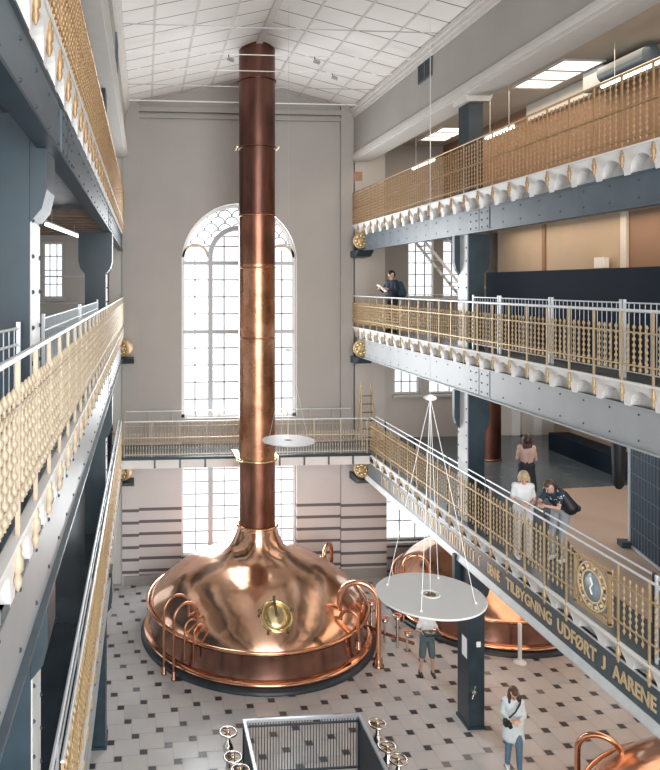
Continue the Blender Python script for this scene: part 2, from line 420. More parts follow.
# outer side walls with tall openings
def side_wall(name, x0, x1, m, lvls, y_open):
    mb = MB()
    for z0, z1 in lvls:
        ys = Y0
        mb.box(x0, x1, Y0, 25, z0, z0 + .8); mb.box(x0, x1, Y0, 25, z1 - .7, z1)
        for (a_, b_) in y_open:
            mb.box(x0, x1, ys, a_, z0 + .8, z1 - .7); ys = b_
        mb.box(x0, x1, ys, 25, z0 + .8, z1 - .7)
    return struct(name, mb, m)
opn = [(k, k + 2.0) for k in (-2, 1.2, 4.4, 7.6, 10.8, 14, 17.2, 20.4)]
side_wall('wall_left', OUTL - .4, OUTL, M['plaster_light'], [(0, L1 - .2), (L1 - .2, L2 - .2), (L2 - .2, L3 - .2), (L3 - .2, 15.4)], opn)
side_wall('wall_right', OUTR, OUTR + .4, M['plaster_light'], [(0, L1 - .2)], opn)
mb = MB(); mb.box(OUTR, OUTR + .4, Y0, 25, L1 - .2, 15.4); struct('wall_right_upper', mb, M['plaster_warm'])
# glazing of the side openings
g_i = 13
for (a_, b_) in opn:
    for (x, lv) in ((OUTL - .2, (0, L1, L2, L3)), (OUTR + .2, (0,))):
        for z in lv:
            z1 = {0: L1, L1: L2, L2: L3, L3: 15.6}[z]
            g = MB(); g.box(x - .003, x + .003, a_, b_, z + .6, z1 - .85)
            w = g.build('window_%d' % g_i, M['glass'], kind='structure'); g_i += 1
            f = MB()
            for yy in (a_, a_ + .65, a_ + 1.32, b_ - .05): f.box(x - .03, x + .03, yy, yy + .04, z + .6, z1 - .85)
            for k in range(4): zz = z + .6 + (z1 - .9 - z - .6) * k / 3; f.box(x - .03, x + .03, a_, b_, zz, zz + .04)
            f.build('window_frame', M['frame_white'], w)

# upper clerestory walls, soffits, cornices and the pitched ceiling
EZ = 16.0; WXL, WXR = -.66, 7.12
def clerestory(side, name, tn):
    s_ = -1 if side < 0 else 1; x = WXL if side < 0 else WXR
    mb = MB(); x2 = x + s_ * .5
    mb.box(min(x, x2), max(x, x2), Y0, YW, 14.38, 16.9); struct(name, mb, M['plaster'])
    t = MB()
    for dz, dx in ((0, .16), (.10, .10), (.20, .05)):
        xx = x - s_ * dx; t.box(min(x, xx), max(x, xx), Y0, YW, EZ - dz - .10, EZ - dz)
    for dz, dx in ((0, .09), (.10, .05)):
        xx = x - s_ * dx; t.box(min(x, xx), max(x, xx), Y0, YW, 14.28 + dz, 14.38 + dz)
    x3 = x2 + s_ * .08; t.box(min(x, x3), max(x, x3), Y0, YW, 14.24, 14.38)
    struct(tn, t, M['trim'])
clerestory(-1, 'wall_clerestory_left', 'trim_4'); clerestory(1, 'wall_clerestory_right', 'trim_5')
RZ = 16.93; RX = 3.23
ce = MB()
for x0, z0, x1, z1 in ((WXL - .1, EZ - .01, RX, RZ), (RX, RZ, WXR + .1, EZ - .01)):
    ce.prism([(x0, z0), (x1, z1), (x1, z1 + .12), (x0, z0 + .12)], 'y', Y0, YW + .1)
struct('ceiling', ce, M['ceiling'])
cb = MB()
for k in (-3, -2, -1, 1, 2, 3):
    x = RX + k * 1.0; z = RZ - abs(k) * (RZ - EZ) / 4.0
    cb.box(x - .03, x + .03, Y0, YW, z - .025, z + .03)
cb.box(RX - .09, RX + .09, Y0, YW, RZ - .09, RZ)
struct('trim_6', cb, M['trim'])
# gallery slabs, soffits
def slab(name, x0, x1, z, m, th=.12): 
    mb = MB(); mb.box(min(x0, x1), max(x0, x1), Y0, YG, z - th, z); return struct(name, mb, m)
def soff(name, x0, x1, z, m): 
    mb = MB(); mb.box(min(x0, x1), max(x0, x1), Y0, YG, z - .10, z); return struct(name, mb, m)
slab('floor_lower_right', 7.13, OUTR, L1, M['floor_slate']); soff('ceiling_lower_right', GR + .3, OUTR, L1 - .12, M['soffit'])
slab('floor_middle_right', 7.13, OUTR, L2, M['floor_slate']); soff('ceiling_middle_right', GR + .3, OUTR, L2 - .12, M['soffit'])
slab('floor_upper_right', 7.13, OUTR, L3, M['floor_slate']); soff('ceiling_upper_right', GR + .3, OUTR, L3 - .12, M['soffit'])
slab('floor_lower_left', OUTL, XL - .04, L1, M['floor_dark']); soff('ceiling_lower_left', OUTL, GL - .16, L1 - .12, M['soffit_blue'])
slab('floor_middle_left', OUTL, XL - .04, L2, M['floor_dark']); soff('ceiling_middle_left', OUTL, GL - .16, L2 - .12, M['soffit_blue'])
slab('floor_upper_left', OUTL, XL - .04, L3, M['floor_dark']); soff('ceiling_upper_left', OUTL, GL - .16, L3 - .12, M['soffit_blue'])
mb = MB(); mb.box(WXR + .4, OUTR + .4, Y0, YG + .4, 14.9, 15.05); struct('ceiling_top_right', mb, M['soffit'])
mb = MB(); mb.box(OUTL - .4, WXL - .4, Y0, YG + .4, 14.9, 15.05); struct('ceiling_top_left', mb, M['soffit'])
# upper right inner wall (brown) with its white bulkhead
mb = MB(); mb.box(10.5, 10.7, Y0, YG, L3, 14.9); struct('wall_upper_gallery_right', mb, M['brown_panel'])
mb = MB(); mb.box(10.36, 10.5, 13.2, 18.3, 14.45, 14.88); mb.box(10.36, 10.5, 5, 12.9, 14.5, 14.88); struct('trim_7', mb, M['trim'])
# middle right back wall of panels
mb = MB(); mb.box(12.0, 12.15, Y0, 16.6, L2, L3 - .22, 1); mb.box(12.0, 12.15, 16.6, 23.0, L2, L3 - .22, 0)
mb.box(11.93, 12.0, 16.5, 16.72, L2, L3 - .22, 2); mb.box(11.95, 12.0, 20.1, 20.25, L2, L3 - .22, 1)
struct('wall_middle_gallery_right', mb, [M['plaster_warm'], M['brown_panel'], M['plaster_light']])

# ------------------------------------------------------------------ scalloped cornices along the gallery edges
def cornice(name, xg, s_, ztop, h, y0, y1, per=.65, m=None, out=.20):
    """s_: +1 hall lies at +x of the girder (left side), -1 hall at -x"""
    mb = MB(); n = 14
    def front(t): return .03 + out * t ** 1.8
    back = xg - s_ * .14
    y = y0
    nb = int(round((y1 - y0) / per)); R = 4
    ah = h * .68; aw = per * .39
    for bi in range(nb):
        yc = y0 + per * (bi + .5)
        ys = [-per / 2 + per * i / n for i in range(n + 1)]
        ys = sorted(set([-per / 2, per / 2, -aw, aw] + [aw * math.cos(PI * i / 12) for i in range(13)]))
        cols = []
        for yy in ys:
            hh = ah * math.sqrt(max(0, 1 - (yy / aw) ** 2)) if abs(yy) < aw else 0
            c_ = []
            for r_ in range(R + 1):
                t = (hh + (h - hh) * r_ / R) / h
                c_.append((xg + s_ * front(t), yc + yy, ztop - h + t * h))
            c_.append((back, yc + yy, ztop - h + hh * .9))
            c_.append((back, yc + yy, ztop))
            cols.append(c_)
        vs = [v for c_ in cols for v in c_]; N = R + 3
        fs = []
        for i in range(len(cols) - 1):
            for r_ in range(R): fs.append((i * N + r_, (i + 1) * N + r_, (i + 1) * N + r_ + 1, i * N + r_ + 1))
            fs.append((i * N + R, (i + 1) * N + R, (i + 1) * N + R + 2, i * N + R + 2))
            fs.append((i * N + R + 1, (i + 1) * N + R + 1, (i + 1) * N, i * N))
        mb.add(vs, fs, 0, False)
    e = xg + s_ * (.03 + out)
    mb.box(back - .01, back + .01, y0, y1, ztop - h, ztop)
    mb.box(min(e, e + s_ * .015), max(e, e + s_ * .015), y0, y1, ztop - .03, ztop)
    return struct(name, mb, m or M['cornice'])
PER = .65
def levels():
    return [('lower', L1, .27 + .03), ('middle', L2, .34), ('upper', L3, .40)]
CH = {L1: .33, L2: .38, L3: .40}
GB = {L1: (3.66, 4.33), L2: (7.58, 8.22), L3: (11.14, 11.66)}
ti = 8
for nm, z, _ in levels():
    for s_, xg in ((1, GL), (-1, GR)):
        y1 = 21.55 if z == L1 else 23.55
        y0 = y1 - PER * (int((y1 - (.2 if s_ > 0 else 5.5)) / PER))
        cornice('trim_%d' % ti, xg, s_, z - .01, CH[z], y0, y1, out=.10 if s_ < 0 else .04); ti += 1

# ------------------------------------------------------------------ girders
def girder(nm, lab, xg, s_, z, paint, flange_m, y0, y1, joints, lower=False, fascia=None):
    zb, zt = GB[z]
    root = thing('steel_girder', lab, 'girder', (xg, (y0 + y1) / 2, zb))
    w = MB(); th = .05; xa, xb = xg, xg - s_ * th
    w.box(min(xa, xb), max(xa, xb), y0, y1, zb + .03, zt); w.build('web', paint, root)
    f = MB(); xo, xi = xg + s_ * .05, xg - s_ * .12
    f.box(min(xo, xi), max(xo, xi), y0, y1, zb, zb + .03); 
    f.build('flange', flange_m, root)
    f = MB(); xo = xg + s_ * .03
    f.box(min(xo, xi), max(xo, xi), y0, y1, zt - .025, zt + .0); 
    if lower:
        xo = xg + s_ * .055; f.prism([(xg, zb + .03), (xo, zb + .03), (xg + s_ * .012, zb + .16), (xg, zb + .16)][::1], 'y', y0, y1)
    f.build('flange', flange_m, root)
    r = MB(); y = y0 + .2; k = 0
    while y < y1 - .1:
        for zz in ((zb + .14, zt - .12) if not lower else (zb + .08,)):
            r.lathe([(.018, 0), (.016, .008), (.008, .014)], (xg, y, zz), 6, M4=Matrix.Rotation(s_ * PI / 2, 4, 'Y'))
        y += .65 if not lower else .9; k += 1
    r.build('rivet', M['rivet'], root, kind='stuff')
    for jy in joints:
        p = MB(); xo = xg + s_ * .014
        p.box(min(xg, xo), max(xg, xo), jy - .45, jy + .45, zb + (.05 if not lower else .15), zt - .03)
        for a_ in (-.38, -.13, .13, .38):
            for q in (.2, .5, .8): 
                p.lathe([(.02, 0), (.018, .008), (.008, .016)], (xo, jy + a_, zb + (zt - zb) * q), 6, mi=1, M4=Matrix.Rotation(s_ * PI / 2, 4, 'Y'))
        p.box(min(xo, xo + s_ * .006), max(xo, xo + s_ * .006), jy - .012, jy + .012, zb + .05, zt - .03, 1)
        p.build('splice_plate', [paint, M['rivet']], root)
    # inner stiffeners behind the web
    st = MB(); y = y0 + .6
    while y < y1:
        xa, xb = xg - s_ * .05, xg - s_ * .12; st.box(min(xa, xb), max(xa, xb), y - .01, y + .01, zb + .03, zt - .03); y += 1.3
    st.build('stiffener', paint, root)
    return root
girder('u', 'blue-grey riveted girder under the upper right gallery', GR, -1, L3, M['steel_blue'], M['steel_blue'], 3, 23.55, [14.6])
girder('m', 'pale grey riveted girder under the middle right gallery', GR, -1, L2, M['steel_grey'], M['steel_grey'], 3, 23.55, [14.6])
g_low = girder('l', 'slate girder with gilt lettering under the lower right gallery', GR, -1, L1, M['slate'], M['steel_pale'], 3, 23.55, [], lower=True)
girder('ul', 'blue riveted girder under the upper left gallery', GL, 1, L3, M['steel_blue'], M['steel_dark'], 1, 23.55, [15.5, 7], )
girder('ml', 'grey riveted girder under the middle left gallery', GL, 1, L2, M['steel_grey'], M['steel_blue'], 1, 23.55, [15.5])
girder('ll', 'grey girder under the lower left gallery beside the tiled hall', GL, 1, L1, M['steel_grey'], M['steel_grey'], 1, 23.55, [])
# inner cross beams beneath left galleries
for z, lab in ((L3, 'upper'), (L2, 'middle'), (L1, 'lower')):
    for y, w in ((6.2, 'nearer'), (15.45, 'farther')):
        r = thing('cross_girder', 'dark cross girder of the %s left gallery at the %s steel column' % (lab, w), 'girder', (-3, y, GB[z][0]))
        if z == L3 and y > 10: bpy.data.objects.remove(r); continue
        zb, zt = GB[z] if z != L3 else (11.45, 11.92); m_ = MB(); m_.box(OUTL, -1.3, y - .02, y + .02, zb, zt); m_.build('web', M['steel_dark'], r)
        m_ = MB(); m_.box(OUTL, -1.3, y - .15, y + .15, zb - .03, zb); m_.build('flange', M['steel_blue'], r)

# gilt lettering on the lower girder
def letters(txt, ya, yb, zc, hgt, parent, x):
    cu = bpy.data.curves.new('lettering', 'FONT'); cu.body = txt; cu.size = 1; cu.extrude = .02; cu.offset = .022; cu.resolution_u = 3
    ob = bpy.data.objects.new('tmp', cu); COL.objects.link(ob)
    dg = bpy.context.evaluated_depsgraph_get(); me = bpy.data.meshes.new_from_object(ob.evaluated_get(dg)); bpy.data.objects.remove(ob)
    xs = [v.co.x for v in me.vertices]; ys = [v.co.y for v in me.vertices if True]
    x0, x1, y0, y1 = min(xs), max(xs), min(ys), max(ys)
    if 'Ø' in txt: y1 = y1 - .03; y0 = y0 + .02
    o = ORG[parent.name]
    for v in me.vertices:
        u = (v.co.x - x0) / (x1 - x0); w = (v.co.y - y0) / (y1 - y0)
        v.co = Vector((x - .012 * (1 if v.co.z > 0 else 0), ya + (yb - ya) * u, zc - hgt / 2 + hgt * w)) - o
    me.materials.clear(); me.materials.append(M['gilt'])
    ob = bpy.data.objects.new('lettering', me); COL.objects.link(ob); ob.parent = parent; ob['label'] = 'gilt lettering on slate ground'
    ORG[ob.name] = o
LX = GR - .002
for t, ya, yb_ in (('DENNE', 14.22, 13.72), ('TILBYGNING', 13.47, 11.90), ('UDFØRT', 11.72, 10.66), ('J', 10.53, 10.44), ('AARENE', 10.27, 9.34)):
    letters(t, ya, yb_, 4.05, .225, g_low, LX)
# letters washed out by glare further along, shaped as plain illegible gilt strokes
wm = MB(); y = 21.0
while y > 14.6:
    if random.random() > .12:
        hh = .13; wdt = random.choice((.02, .035, .05))
        wm.box(LX - .010, LX, y - wdt, y, 4.05 - hh, 4.05 + hh)
        if random.random() > .5: wm.box(LX - .010, LX, y - .10, y, 4.05 + hh - .035, 4.05 + hh)
    y -= .13
wo = wm.build('lettering', M['gilt'], g_low); wo['label'] = 'illegible gilt strokes in place of letters washed out by glare'; wo['kind'] = 'stuff'

# rosette heads at the girder ends by the end wall
def rosette(loc, label):
    r = thing('girder_end_rosette', label, 'rosette', loc, 'gold rosettes at girder ends')
    x, y, z = loc
    d = MB(); Mr = Matrix.Rotation(math.radians(-28), 4, 'Z') @ Matrix.Rotation(PI / 2, 4, 'X')
    d.lathe([(.26, -.30), (.28, -.26), (.28, -.02), (.25, .03), (.20, .035), (.19, .015), (.12, .02), (.10, .07), (.04, .09)], loc, 24, M4=Mr)
    d.build('boss', M['gold'], r)
    p = MB()
    for k in range(8):
        t = 2 * PI * k / 8; v = Mr @ Vector((.155 * math.cos(t), .155 * math.sin(t), .035)); p.ball(Vector(loc) + v, .045, seg=8, rings=6)
    p.build('petal_ring', M['brass'], r)
    c = MB(); c.prism([(y - .1, z - .32), (YW - .001, z - .32), (YW - .001, z - .55), (y + .25, z - .52)], 'x', x - .12, x + .40)
    c.build('corbel', M['steel_dark'], r)
    return r
rosette((7.12, 22.6, 11.47), 'gold rosette at the end of the upper right girder')
rosette((7.12, 22.6, 7.90), 'gold rosette at the end of the middle right girder')
rosette((7.08, 22.4, 3.96), 'gold rosette at the end of the lower right girder')
rosette((-.76, 22.9, 7.93), 'gold rosette at the end of the middle left girder')
rosette((-.76, 22.9, 3.9), 'gold rosette at the end of the lower left girder')

# ------------------------------------------------------------------ railings
def bead_mesh(h, r, n, name, m, seg=6):
    mb = MB(); prof = [(r * .45, 0)]
    for i in range(n):
        z0 = h * i / n; z1 = h * (i + 1) / n
        L_ = z1 - z0; prof += [(r * .42, z0 + L_ * .18), (r * .88, z0 + L_ * .32), (r, z0 + L_ * .5), (r * .88, z0 + L_ * .68), (r * .42, z0 + L_ * .82)]
    prof[-1] = (r * .2, h)
    mb.lathe(prof, (0, 0, 0), seg); o = mb.build(name, m); COL.objects.unlink(o); return o
def railing(label, kind, x, y0, y1, z, lo, up, hand, bot, top, m, axis='y', sp=.13, post_every=5, hall=0, gap=None, rail_m=None, beads=8, br=.022, pend=True, near=None):
    """axis 'y': runs along y at x; axis 'x': runs along x at y=x"""
    root = thing('gallery_railing', label, 'railing', (x, (y0 + y1) / 2, z) if axis == 'y' else ((y0 + y1) / 2, x, z))
    P = (lambda t, dz=0, dx=0: (x + dx, t, z + dz)) if axis == 'y' else (lambda t, dz=0, dx=0: (t, x + dx, z + dz))
    bal = bead_mesh(top - bot, br, beads, 'baluster', m)
    pm = MB(); pm.box(-.013, .013, -.013, .013, -.27 if pend else -.05, hand - .01); post = pm.build('post', m); COL.objects.unlink(post)
    dm = MB(); dm.lathe([(.006, -.33), (.020, -.30), (.028, -.27), (.018, -.23), (.034, -.21), (.034, -.14), (.020, -.12), (.026, -.09), (.014, -.06)], (0, 0, 0), 8)
    drop = dm.build('drop_finial', m); COL.objects.unlink(drop)
    n = int((y1 - y0) / sp + .5); ts = [y0 + sp * i for i in range(n + 1)]
    ts = [t for t in ts if not (gap and gap[0] < t < gap[1])]
    posts = [t for i, t in enumerate(ts) if int(round((t - y0) / sp)) % post_every == 0]; bars_ = [t for t in ts if t not in posts]
    near = near if near is not None else (y0 + y1) / 2
    bars_.sort(key=lambda t: abs(t - near) if axis == 'x' else t)
    for t in bars_[:100]: inst(bal, 'baluster', root, P(t, bot))
    if len(bars_) > 100:
        mb = MB(); vs = [v.co.copy() for v in bal.data.vertices]; fs = [tuple(p.vertices) for p in bal.data.polygons]
        for t in bars_[100:]:
            o = Vector(P(t, bot)); mb.add([v + o for v in vs], fs, 0, True)
        mb.build('baluster', m, root, kind='stuff')
    for t in posts:
        p = inst(post, 'post', root, P(t))
        if pend:
            c = drop.copy(); c.name = 'drop_finial'; COL.objects.link(c); c.parent = p
    segs = [(y0, y1)] if not gap else [(y0, gap[0]), (gap[1], y1)]
    for (dz, hh, nm) in ((lo, .010, 'lower_rail'), (up, .011, 'upper_rail')):
        mb = MB()
        for (a_, b_) in segs:
            if axis == 'y': mb.box(x - .014, x + .014, a_, b_, z + dz - hh, z + dz + hh)
            else: mb.box(a_, b_, x - .02, x + .02, z + dz - hh, z + dz + hh)
        mb.build(nm, m, root)
    mb = MB(); mb.rod(P(y0, hand), P(y1, hand), .02, 8); mb.build('handrail', rail_m or M['rail_pale'], root)
    return root
yb = 23.55
def yst(n): return yb - n * .13
railing('gold beaded railing of the upper right gallery', '', XR, yst(130), yb, L3, .10, .56, 1.08, .04, 1.02, M['gold_brown'], beads=11, rail_m=M['gold_brown'])
railing('gold beaded railing of the middle right gallery', '', XR, yst(130), yb, L2, .24, .72, 1.04, .14, .84, M['gold'], beads=8, br=.026)
MED = (10.12, 11.04)
railing('gold beaded railing of the lower right gallery around a dial', '', XR, 21.55 - 114 * .13, 21.55, L1, .30, .90, 1.17, .16, 1.03, M['gold'], beads=9, gap=MED)
railing('brownish gold railing of the upper left gallery', '', XL, yst(155), yb, L3, .10, .56, 1.08, .04, 1.02, M['gold_brown'], beads=11, rail_m=M['gold_brown'])
railing('pale gold beaded railing of the middle left gallery, nearest', '', XL, yst(170), yb, L2, .24, .72, 1.0, .14, .84, M['gold_pale'], beads=8, br=.026)
railing('narrow gold railing of the lower left gallery', '', XL, 21.55 - 118 * .13, 21.55, L1, .30, .90, 1.17, .16, 1.03, M['gold'], beads=9)

# second, inner handrail of the lower right gallery with dark posts
r = thing('inner_handrail', 'steel handrail on dark posts behind the lower right gold railing', 'handrail', (7.26, 14, L1))
mb = MB(); mb.rod((7.26, 6.6, L1 + 1.2), (7.26, 21.55, L1 + 1.2), .017); mb.rod((7.26, 6.6, L1 + 1.06), (7.26, 21.55, L1 + 1.06), .011); mb.build('handrail', M['rail_pale'], r)
for y in (8.3, 9.45, 12.2, 14.4, 16.3, 18.4, 20.7):
    mb = MB(); mb.box(7.24, 7.28, y - .02, y + .02, L1, L1 + 1.24); mb.build('post', M['steel_dark'], r)
r = thing('inner_handrail', 'steel handrail beside the lower left gold railing', 'handrail', (-.80, 14, L1))
mb = MB(); mb.rod((-.80, 6, L1 + 1.2), (-.80, 21.55, L1 + 1.2), .02); mb.rod((-.80, 6, L1 + 1.0), (-.80, 21.55, L1 + 1.0), .012); mb.build('handrail', M['rail_pale'], r)
for k in range(8):
    y = 6.5 + 2 * k; mb = MB(); mb.rod((-.80, y, L1), (-.80, y, L1 + 1.2), .018); mb.build('post', M['rail_steel'], r)

# dial medallion in the lower right railing
r = thing('dial_medallion', 'gold square medallion with round blue-grey dial in the railing', 'medallion', (XR, 10.58, L1))
zc = L1 + .56; yc = 10.58; hh = .41
mb = MB()
for (a_, b_, c_, d_) in ((yc - .45, yc + .45, zc + hh - .03, zc + hh + .02), (yc - .45, yc + .45, zc - hh - .02, zc - hh + .03), (yc - .45, yc - .39, zc - hh, zc + hh), (yc + .39, yc + .45, zc - hh, zc + hh)):
    mb.box(XR - .03, XR + .03, a_, b_, c_, d_)
mb.build('frame', M['gold'], r)
mb = MB(); RX_ = Matrix.Rotation(-PI / 2, 4, 'Y')
mb.lathe([(.235, -.02), (.235, .012), (.0, .018)], (XR, yc, zc), 32, M4=RX_, cap=False); mb.build('dial', M['dial'], r)
mb = MB(); mb.torus((XR - .015, yc, zc), .245, .016, 'x'); mb.torus((XR - .01, yc, zc), .365, .014, 'x')
mb.build('ring', M['gilt'], r)
for k in range(12):
    t = 2 * PI * k / 12; mb = MB(); yy, zz = yc + .305 * math.cos(t), zc + .305 * math.sin(t)
    mb.rod((XR - .012, yc + .25 * math.cos(t), zc + .25 * math.sin(t)), (XR - .012, yc + .365 * math.cos(t), zc + .365 * math.sin(t)), .012, 6)
    mb.ball((XR - .015, yc + .31 * math.cos(t + .18), zc + .31 * math.sin(t + .18)), .03, seg=8, rings=6)
    mb.build('ornament', M['gilt'], r)
for sy in (-1, 1):
    for sz in (-1, 1):
        mb = MB(); mb.torus((XR - .01, yc + sy * .33, zc + sz * .34), .05, .014, 'x', 12, 6); mb.build('corner_scroll', M['gold'], r)
mb = MB(); mb.tube([(XR - .03, yc - .02, zc - .12), (XR - .03, yc + .03, zc - .03), (XR - .03, yc - .03, zc + .05), (XR - .03, yc + .02, zc + .14)], .014, 6); mb.build('emblem', M['white_paint'], r)

# ------------------------------------------------------------------ bridge at the lower gallery
BY0, BY1 = 21.65, 23.45; BZ = 4.66
mb = MB(); mb.box(XL - .2, 7.12, BY0, BY1, BZ - .08, BZ, 0); struct('floor_bridge', mb, M['floor_slate'])
r = thing('bridge_edge_beam', 'white edge beam of the crosswise bridge behind the copper stack', 'beam', (3.2, BY0, BZ))
mb = MB(); mb.box(XL, 7.08, BY0 - .02, BY0 + .05, BZ - .32, BZ - .06); mb.build('web', M['cornice'], r)
mb = MB(); mb.box(XL, 7.08, BY0 - .06, BY0 + .10, BZ - .05, BZ + .02); mb.build('flange', M['steel_dark'], r)
for k in range(9):
    x = .3 + k * .78
    if 2.6 < x < 4.1: continue
    mb = MB(); mb.box(x - .025, x + .025, BY0 - .05, BY0 - .02, BZ - .28, BZ - .04); mb.lathe([(.03, 0), (.03, .05)], (x, BY0 - .04, BZ - .3), 8); mb.build('bracket', M['steel_blue'], r)
railing('gold barred railing along the front of the crosswise bridge', '', BY0 + .02, XL + .08, 7.02, BZ, .10, .62, 1.12, .04, .78, M['gold_pale'], axis='x', sp=.085, post_every=10, pend=False, beads=4, br=.015, near=3)
railing('gold barred railing along the rear of the crosswise bridge', '', BY1, XL + .08, 7.02, BZ, .10, .62, 1.12, .04, .78, M['gold_pale'], axis='x', sp=.13, post_every=6, pend=False, beads=4, br=.014, near=3)
# step ladder on the bridge
r = thing('step_ladder', 'tall brass-coloured folding step ladder standing on the bridge', 'ladder', (7.36, 22.4, L1))
for sy, dy in ((-1, .55), (1, -.15)):
    for sx in (-1, 1):
        mb = MB(); mb.rod((7.36 + sx * .24, 22.2 + dy, BZ), (7.36 + sx * .16, 22.45, 6.78), .022, 6); mb.build('rail', M['gold'], r)
for k in range(7):
    t = (k + .6) / 7.4; mb = MB(); w = .24 - .08 * t; yy = 22.05 + .40 * t; mb.box(7.36 - w, 7.36 + w, yy - .05, yy + .03, BZ + 1.92 * t - .012, BZ + 1.92 * t + .012); mb.build('step', M['brass_dark'], r)

# ------------------------------------------------------------------ steel columns
def column(label, x0, x1, y0, y1, z0, z1, haunch=True, side=1, capital=False, strip=True, hw=.16, base=False, near=False):
    """side: +1 = the hall lies at +x"""
    r = thing('steel_column', label, 'column', ((x0 + x1) / 2, (y0 + y1) / 2, z0))
    mb = MB(); t = .03
    mb.box(x0, x1, y0, y1, z0, z1); mb.build('shaft', M['steel_dark'], r)
    xf = x1 if side > 0 else x0
    if strip:
        mb = MB(); xo = xf + side * .012; mb.box(min(xf, xo), max(xf, xo), y0 + .04, y1 - .04, z0, z1); 
        z = z0 + .15
        while z < z1 - .1:
            for yy in (y0 + .08, y1 - .08):
                mb.lathe([(.02, 0), (.017, .012), (.006, .02)], (xo, yy, z), 6, mi=1, M4=Matrix.Rotation(side * PI / 2, 4, 'Y'))
            z += .30
        mb.build('riveted_plate', [M['steel_pale'], M['rivet']], r)
    if haunch:
        for sx, xx in ((-1, x0), (1, x1)):
            mb = MB(); e = xx + sx * .14
            ya = y1 - .14 if (sx == side and side < 0) else y0 + .02
            mb.prism([(xx, z1), (e, z1), (e, z1 - .62), (xx + sx * .10, z1 - .78), (xx, z1 - .90)], 'y', ya, y1 - .02)
            mb.build('haunch', M['steel_dark'], r)
    if base:
        mb = MB(); mb.box(x0 - .03, x1 + .03, y0 - .03, y1 + .03, z0, z0 + .06); mb.build('base_plate', M['steel_dark'], r)
    if capital:
        mb = MB(); mb.prism([(x0 - .08, z1 + .02), (x1 + .12, z1 + .02), (x1 + .24, z1 + .30), (x0 - .12, z1 + .30)], 'y', y0 - .10, y1 + .1); mb.build('capital', M['plaster_light'], r)
    return r
cx0, cx1, cy0, cy1 = 7.34, 7.71, 15.2, 15.75
cr = column('dark blue steel column standing on the tiled ground floor at right', cx0, cx1, cy0, cy1, 0, 3.78, strip=False, base=True, side=-1)
column('dark blue column on the lower right gallery floor', cx0, cx1, cy0, cy1, L1, GB[L2][0], side=-1)
column('dark blue column on the middle right gallery behind the gold railing', cx0, cx1, cy0, cy1, L2, GB[L3][0], side=-1)
column('dark blue column with pale capital on the upper right gallery', cx0, cx1 - .03, cy0, cy1 - .05, L3, 14.1, haunch=False, side=-1, capital=True, strip=False)
lx0, lx1 = -1.20, -.76
column('far dark column of the left side on the ground floor', lx0, lx1, 15.2, 15.75, 0, 3.78, side=1, base=True, strip=False)
column('far dark column standing on the lower left gallery', lx0, lx1, 15.2, 15.75, L1, GB[L2][0], side=1)
column('far dark column standing on the middle left gallery', lx0, lx1, 15.2, 15.75, L2, GB[L3][0], side=1)
column('far dark column standing on the upper left gallery', lx0, lx1, 15.2, 15.75, L3, 14.36, haunch=False, side=1, strip=False)
nx0, nx1 = -1.9, -.92
column('near dark column of the left side on the ground floor', nx0 + .3, nx1, 5.95, 6.5, 0, 3.78, side=1, base=True, strip=False)
column('near dark column standing on the lower left gallery', nx0 + .3, nx1, 5.95, 6.5, L1, GB[L2][0], side=1)
column('broad near blue column on the middle left gallery, largest in view', nx0, nx1, 5.9, 6.45, L2, 11.42, side=1, near=True)
column('near dark column standing on the upper left gallery', nx0, nx1, 5.9, 6.45, L3, 14.36, haunch=False, side=1, strip=False)
# notices on the ground column
for (nm, lab, args) in (('notice', 'white paper notice on the hall side of the ground column', (cx0 - .006, cx0, 15.28, 15.52, 1.55, 2.0)), ('notice', 'small pale square card on the front of the ground column', (7.52, 7.62, cy0 - .006, cy0, 1.85, 1.97))):
    mb = MB(); mb.box(*args); tag(mb.build(nm, M['white_paint']), lab, 'notice')
mb = MB(); mb.lathe([(.05, 0), (.05, .05), (.03, .07)], (7.45, cy0, .85), 10, M4=Matrix.Rotation(PI / 2, 4, 'X')); mb.rod((7.45, cy0 - .04, .85), (7.40, cy0 - .05, .72), .015); mb.rod((7.45, cy0 - .03, .85), (7.48, cy0 - .03, 1.0), .015)
tag(mb.build('water_tap', M['chrome']), 'small chrome tap on the front of the ground column', 'tap')

# ------------------------------------------------------------------ copper brew kettles
def kettle_profile():
    return [(3.10, .62), (3.115, .72), (3.10, .82), (2.98, 1.04), (2.78, 1.28), (2.50, 1.55), (2.17, 1.79), (1.80, 1.99), (1.46, 2.13), (1.16, 2.25), (.93, 2.39), (.78, 2.57), (.68, 2.78), (.605, 3.0), (.565, 3.12), (.555, 3.20)]
def smooth_prof(p, n=4):
    out = []
    for i in range(len(p) - 1):
        p0 = p[max(0, i - 1)]; p1 = p[i]; p2 = p[i + 1]; p3 = p[min(len(p) - 1, i + 2)]
        for k in range(n):
            t = k / n; out.append(tuple(.5 * (2 * p1[d] + (p2[d] - p0[d]) * t + (2 * p0[d] - 5 * p1[d] + 4 * p2[d] - p3[d]) * t * t + (3 * p1[d] - p0[d] - 3 * p2[d] + p3[d]) * t ** 3) for d in (0, 1)))
    out.append(p[-1]); return out
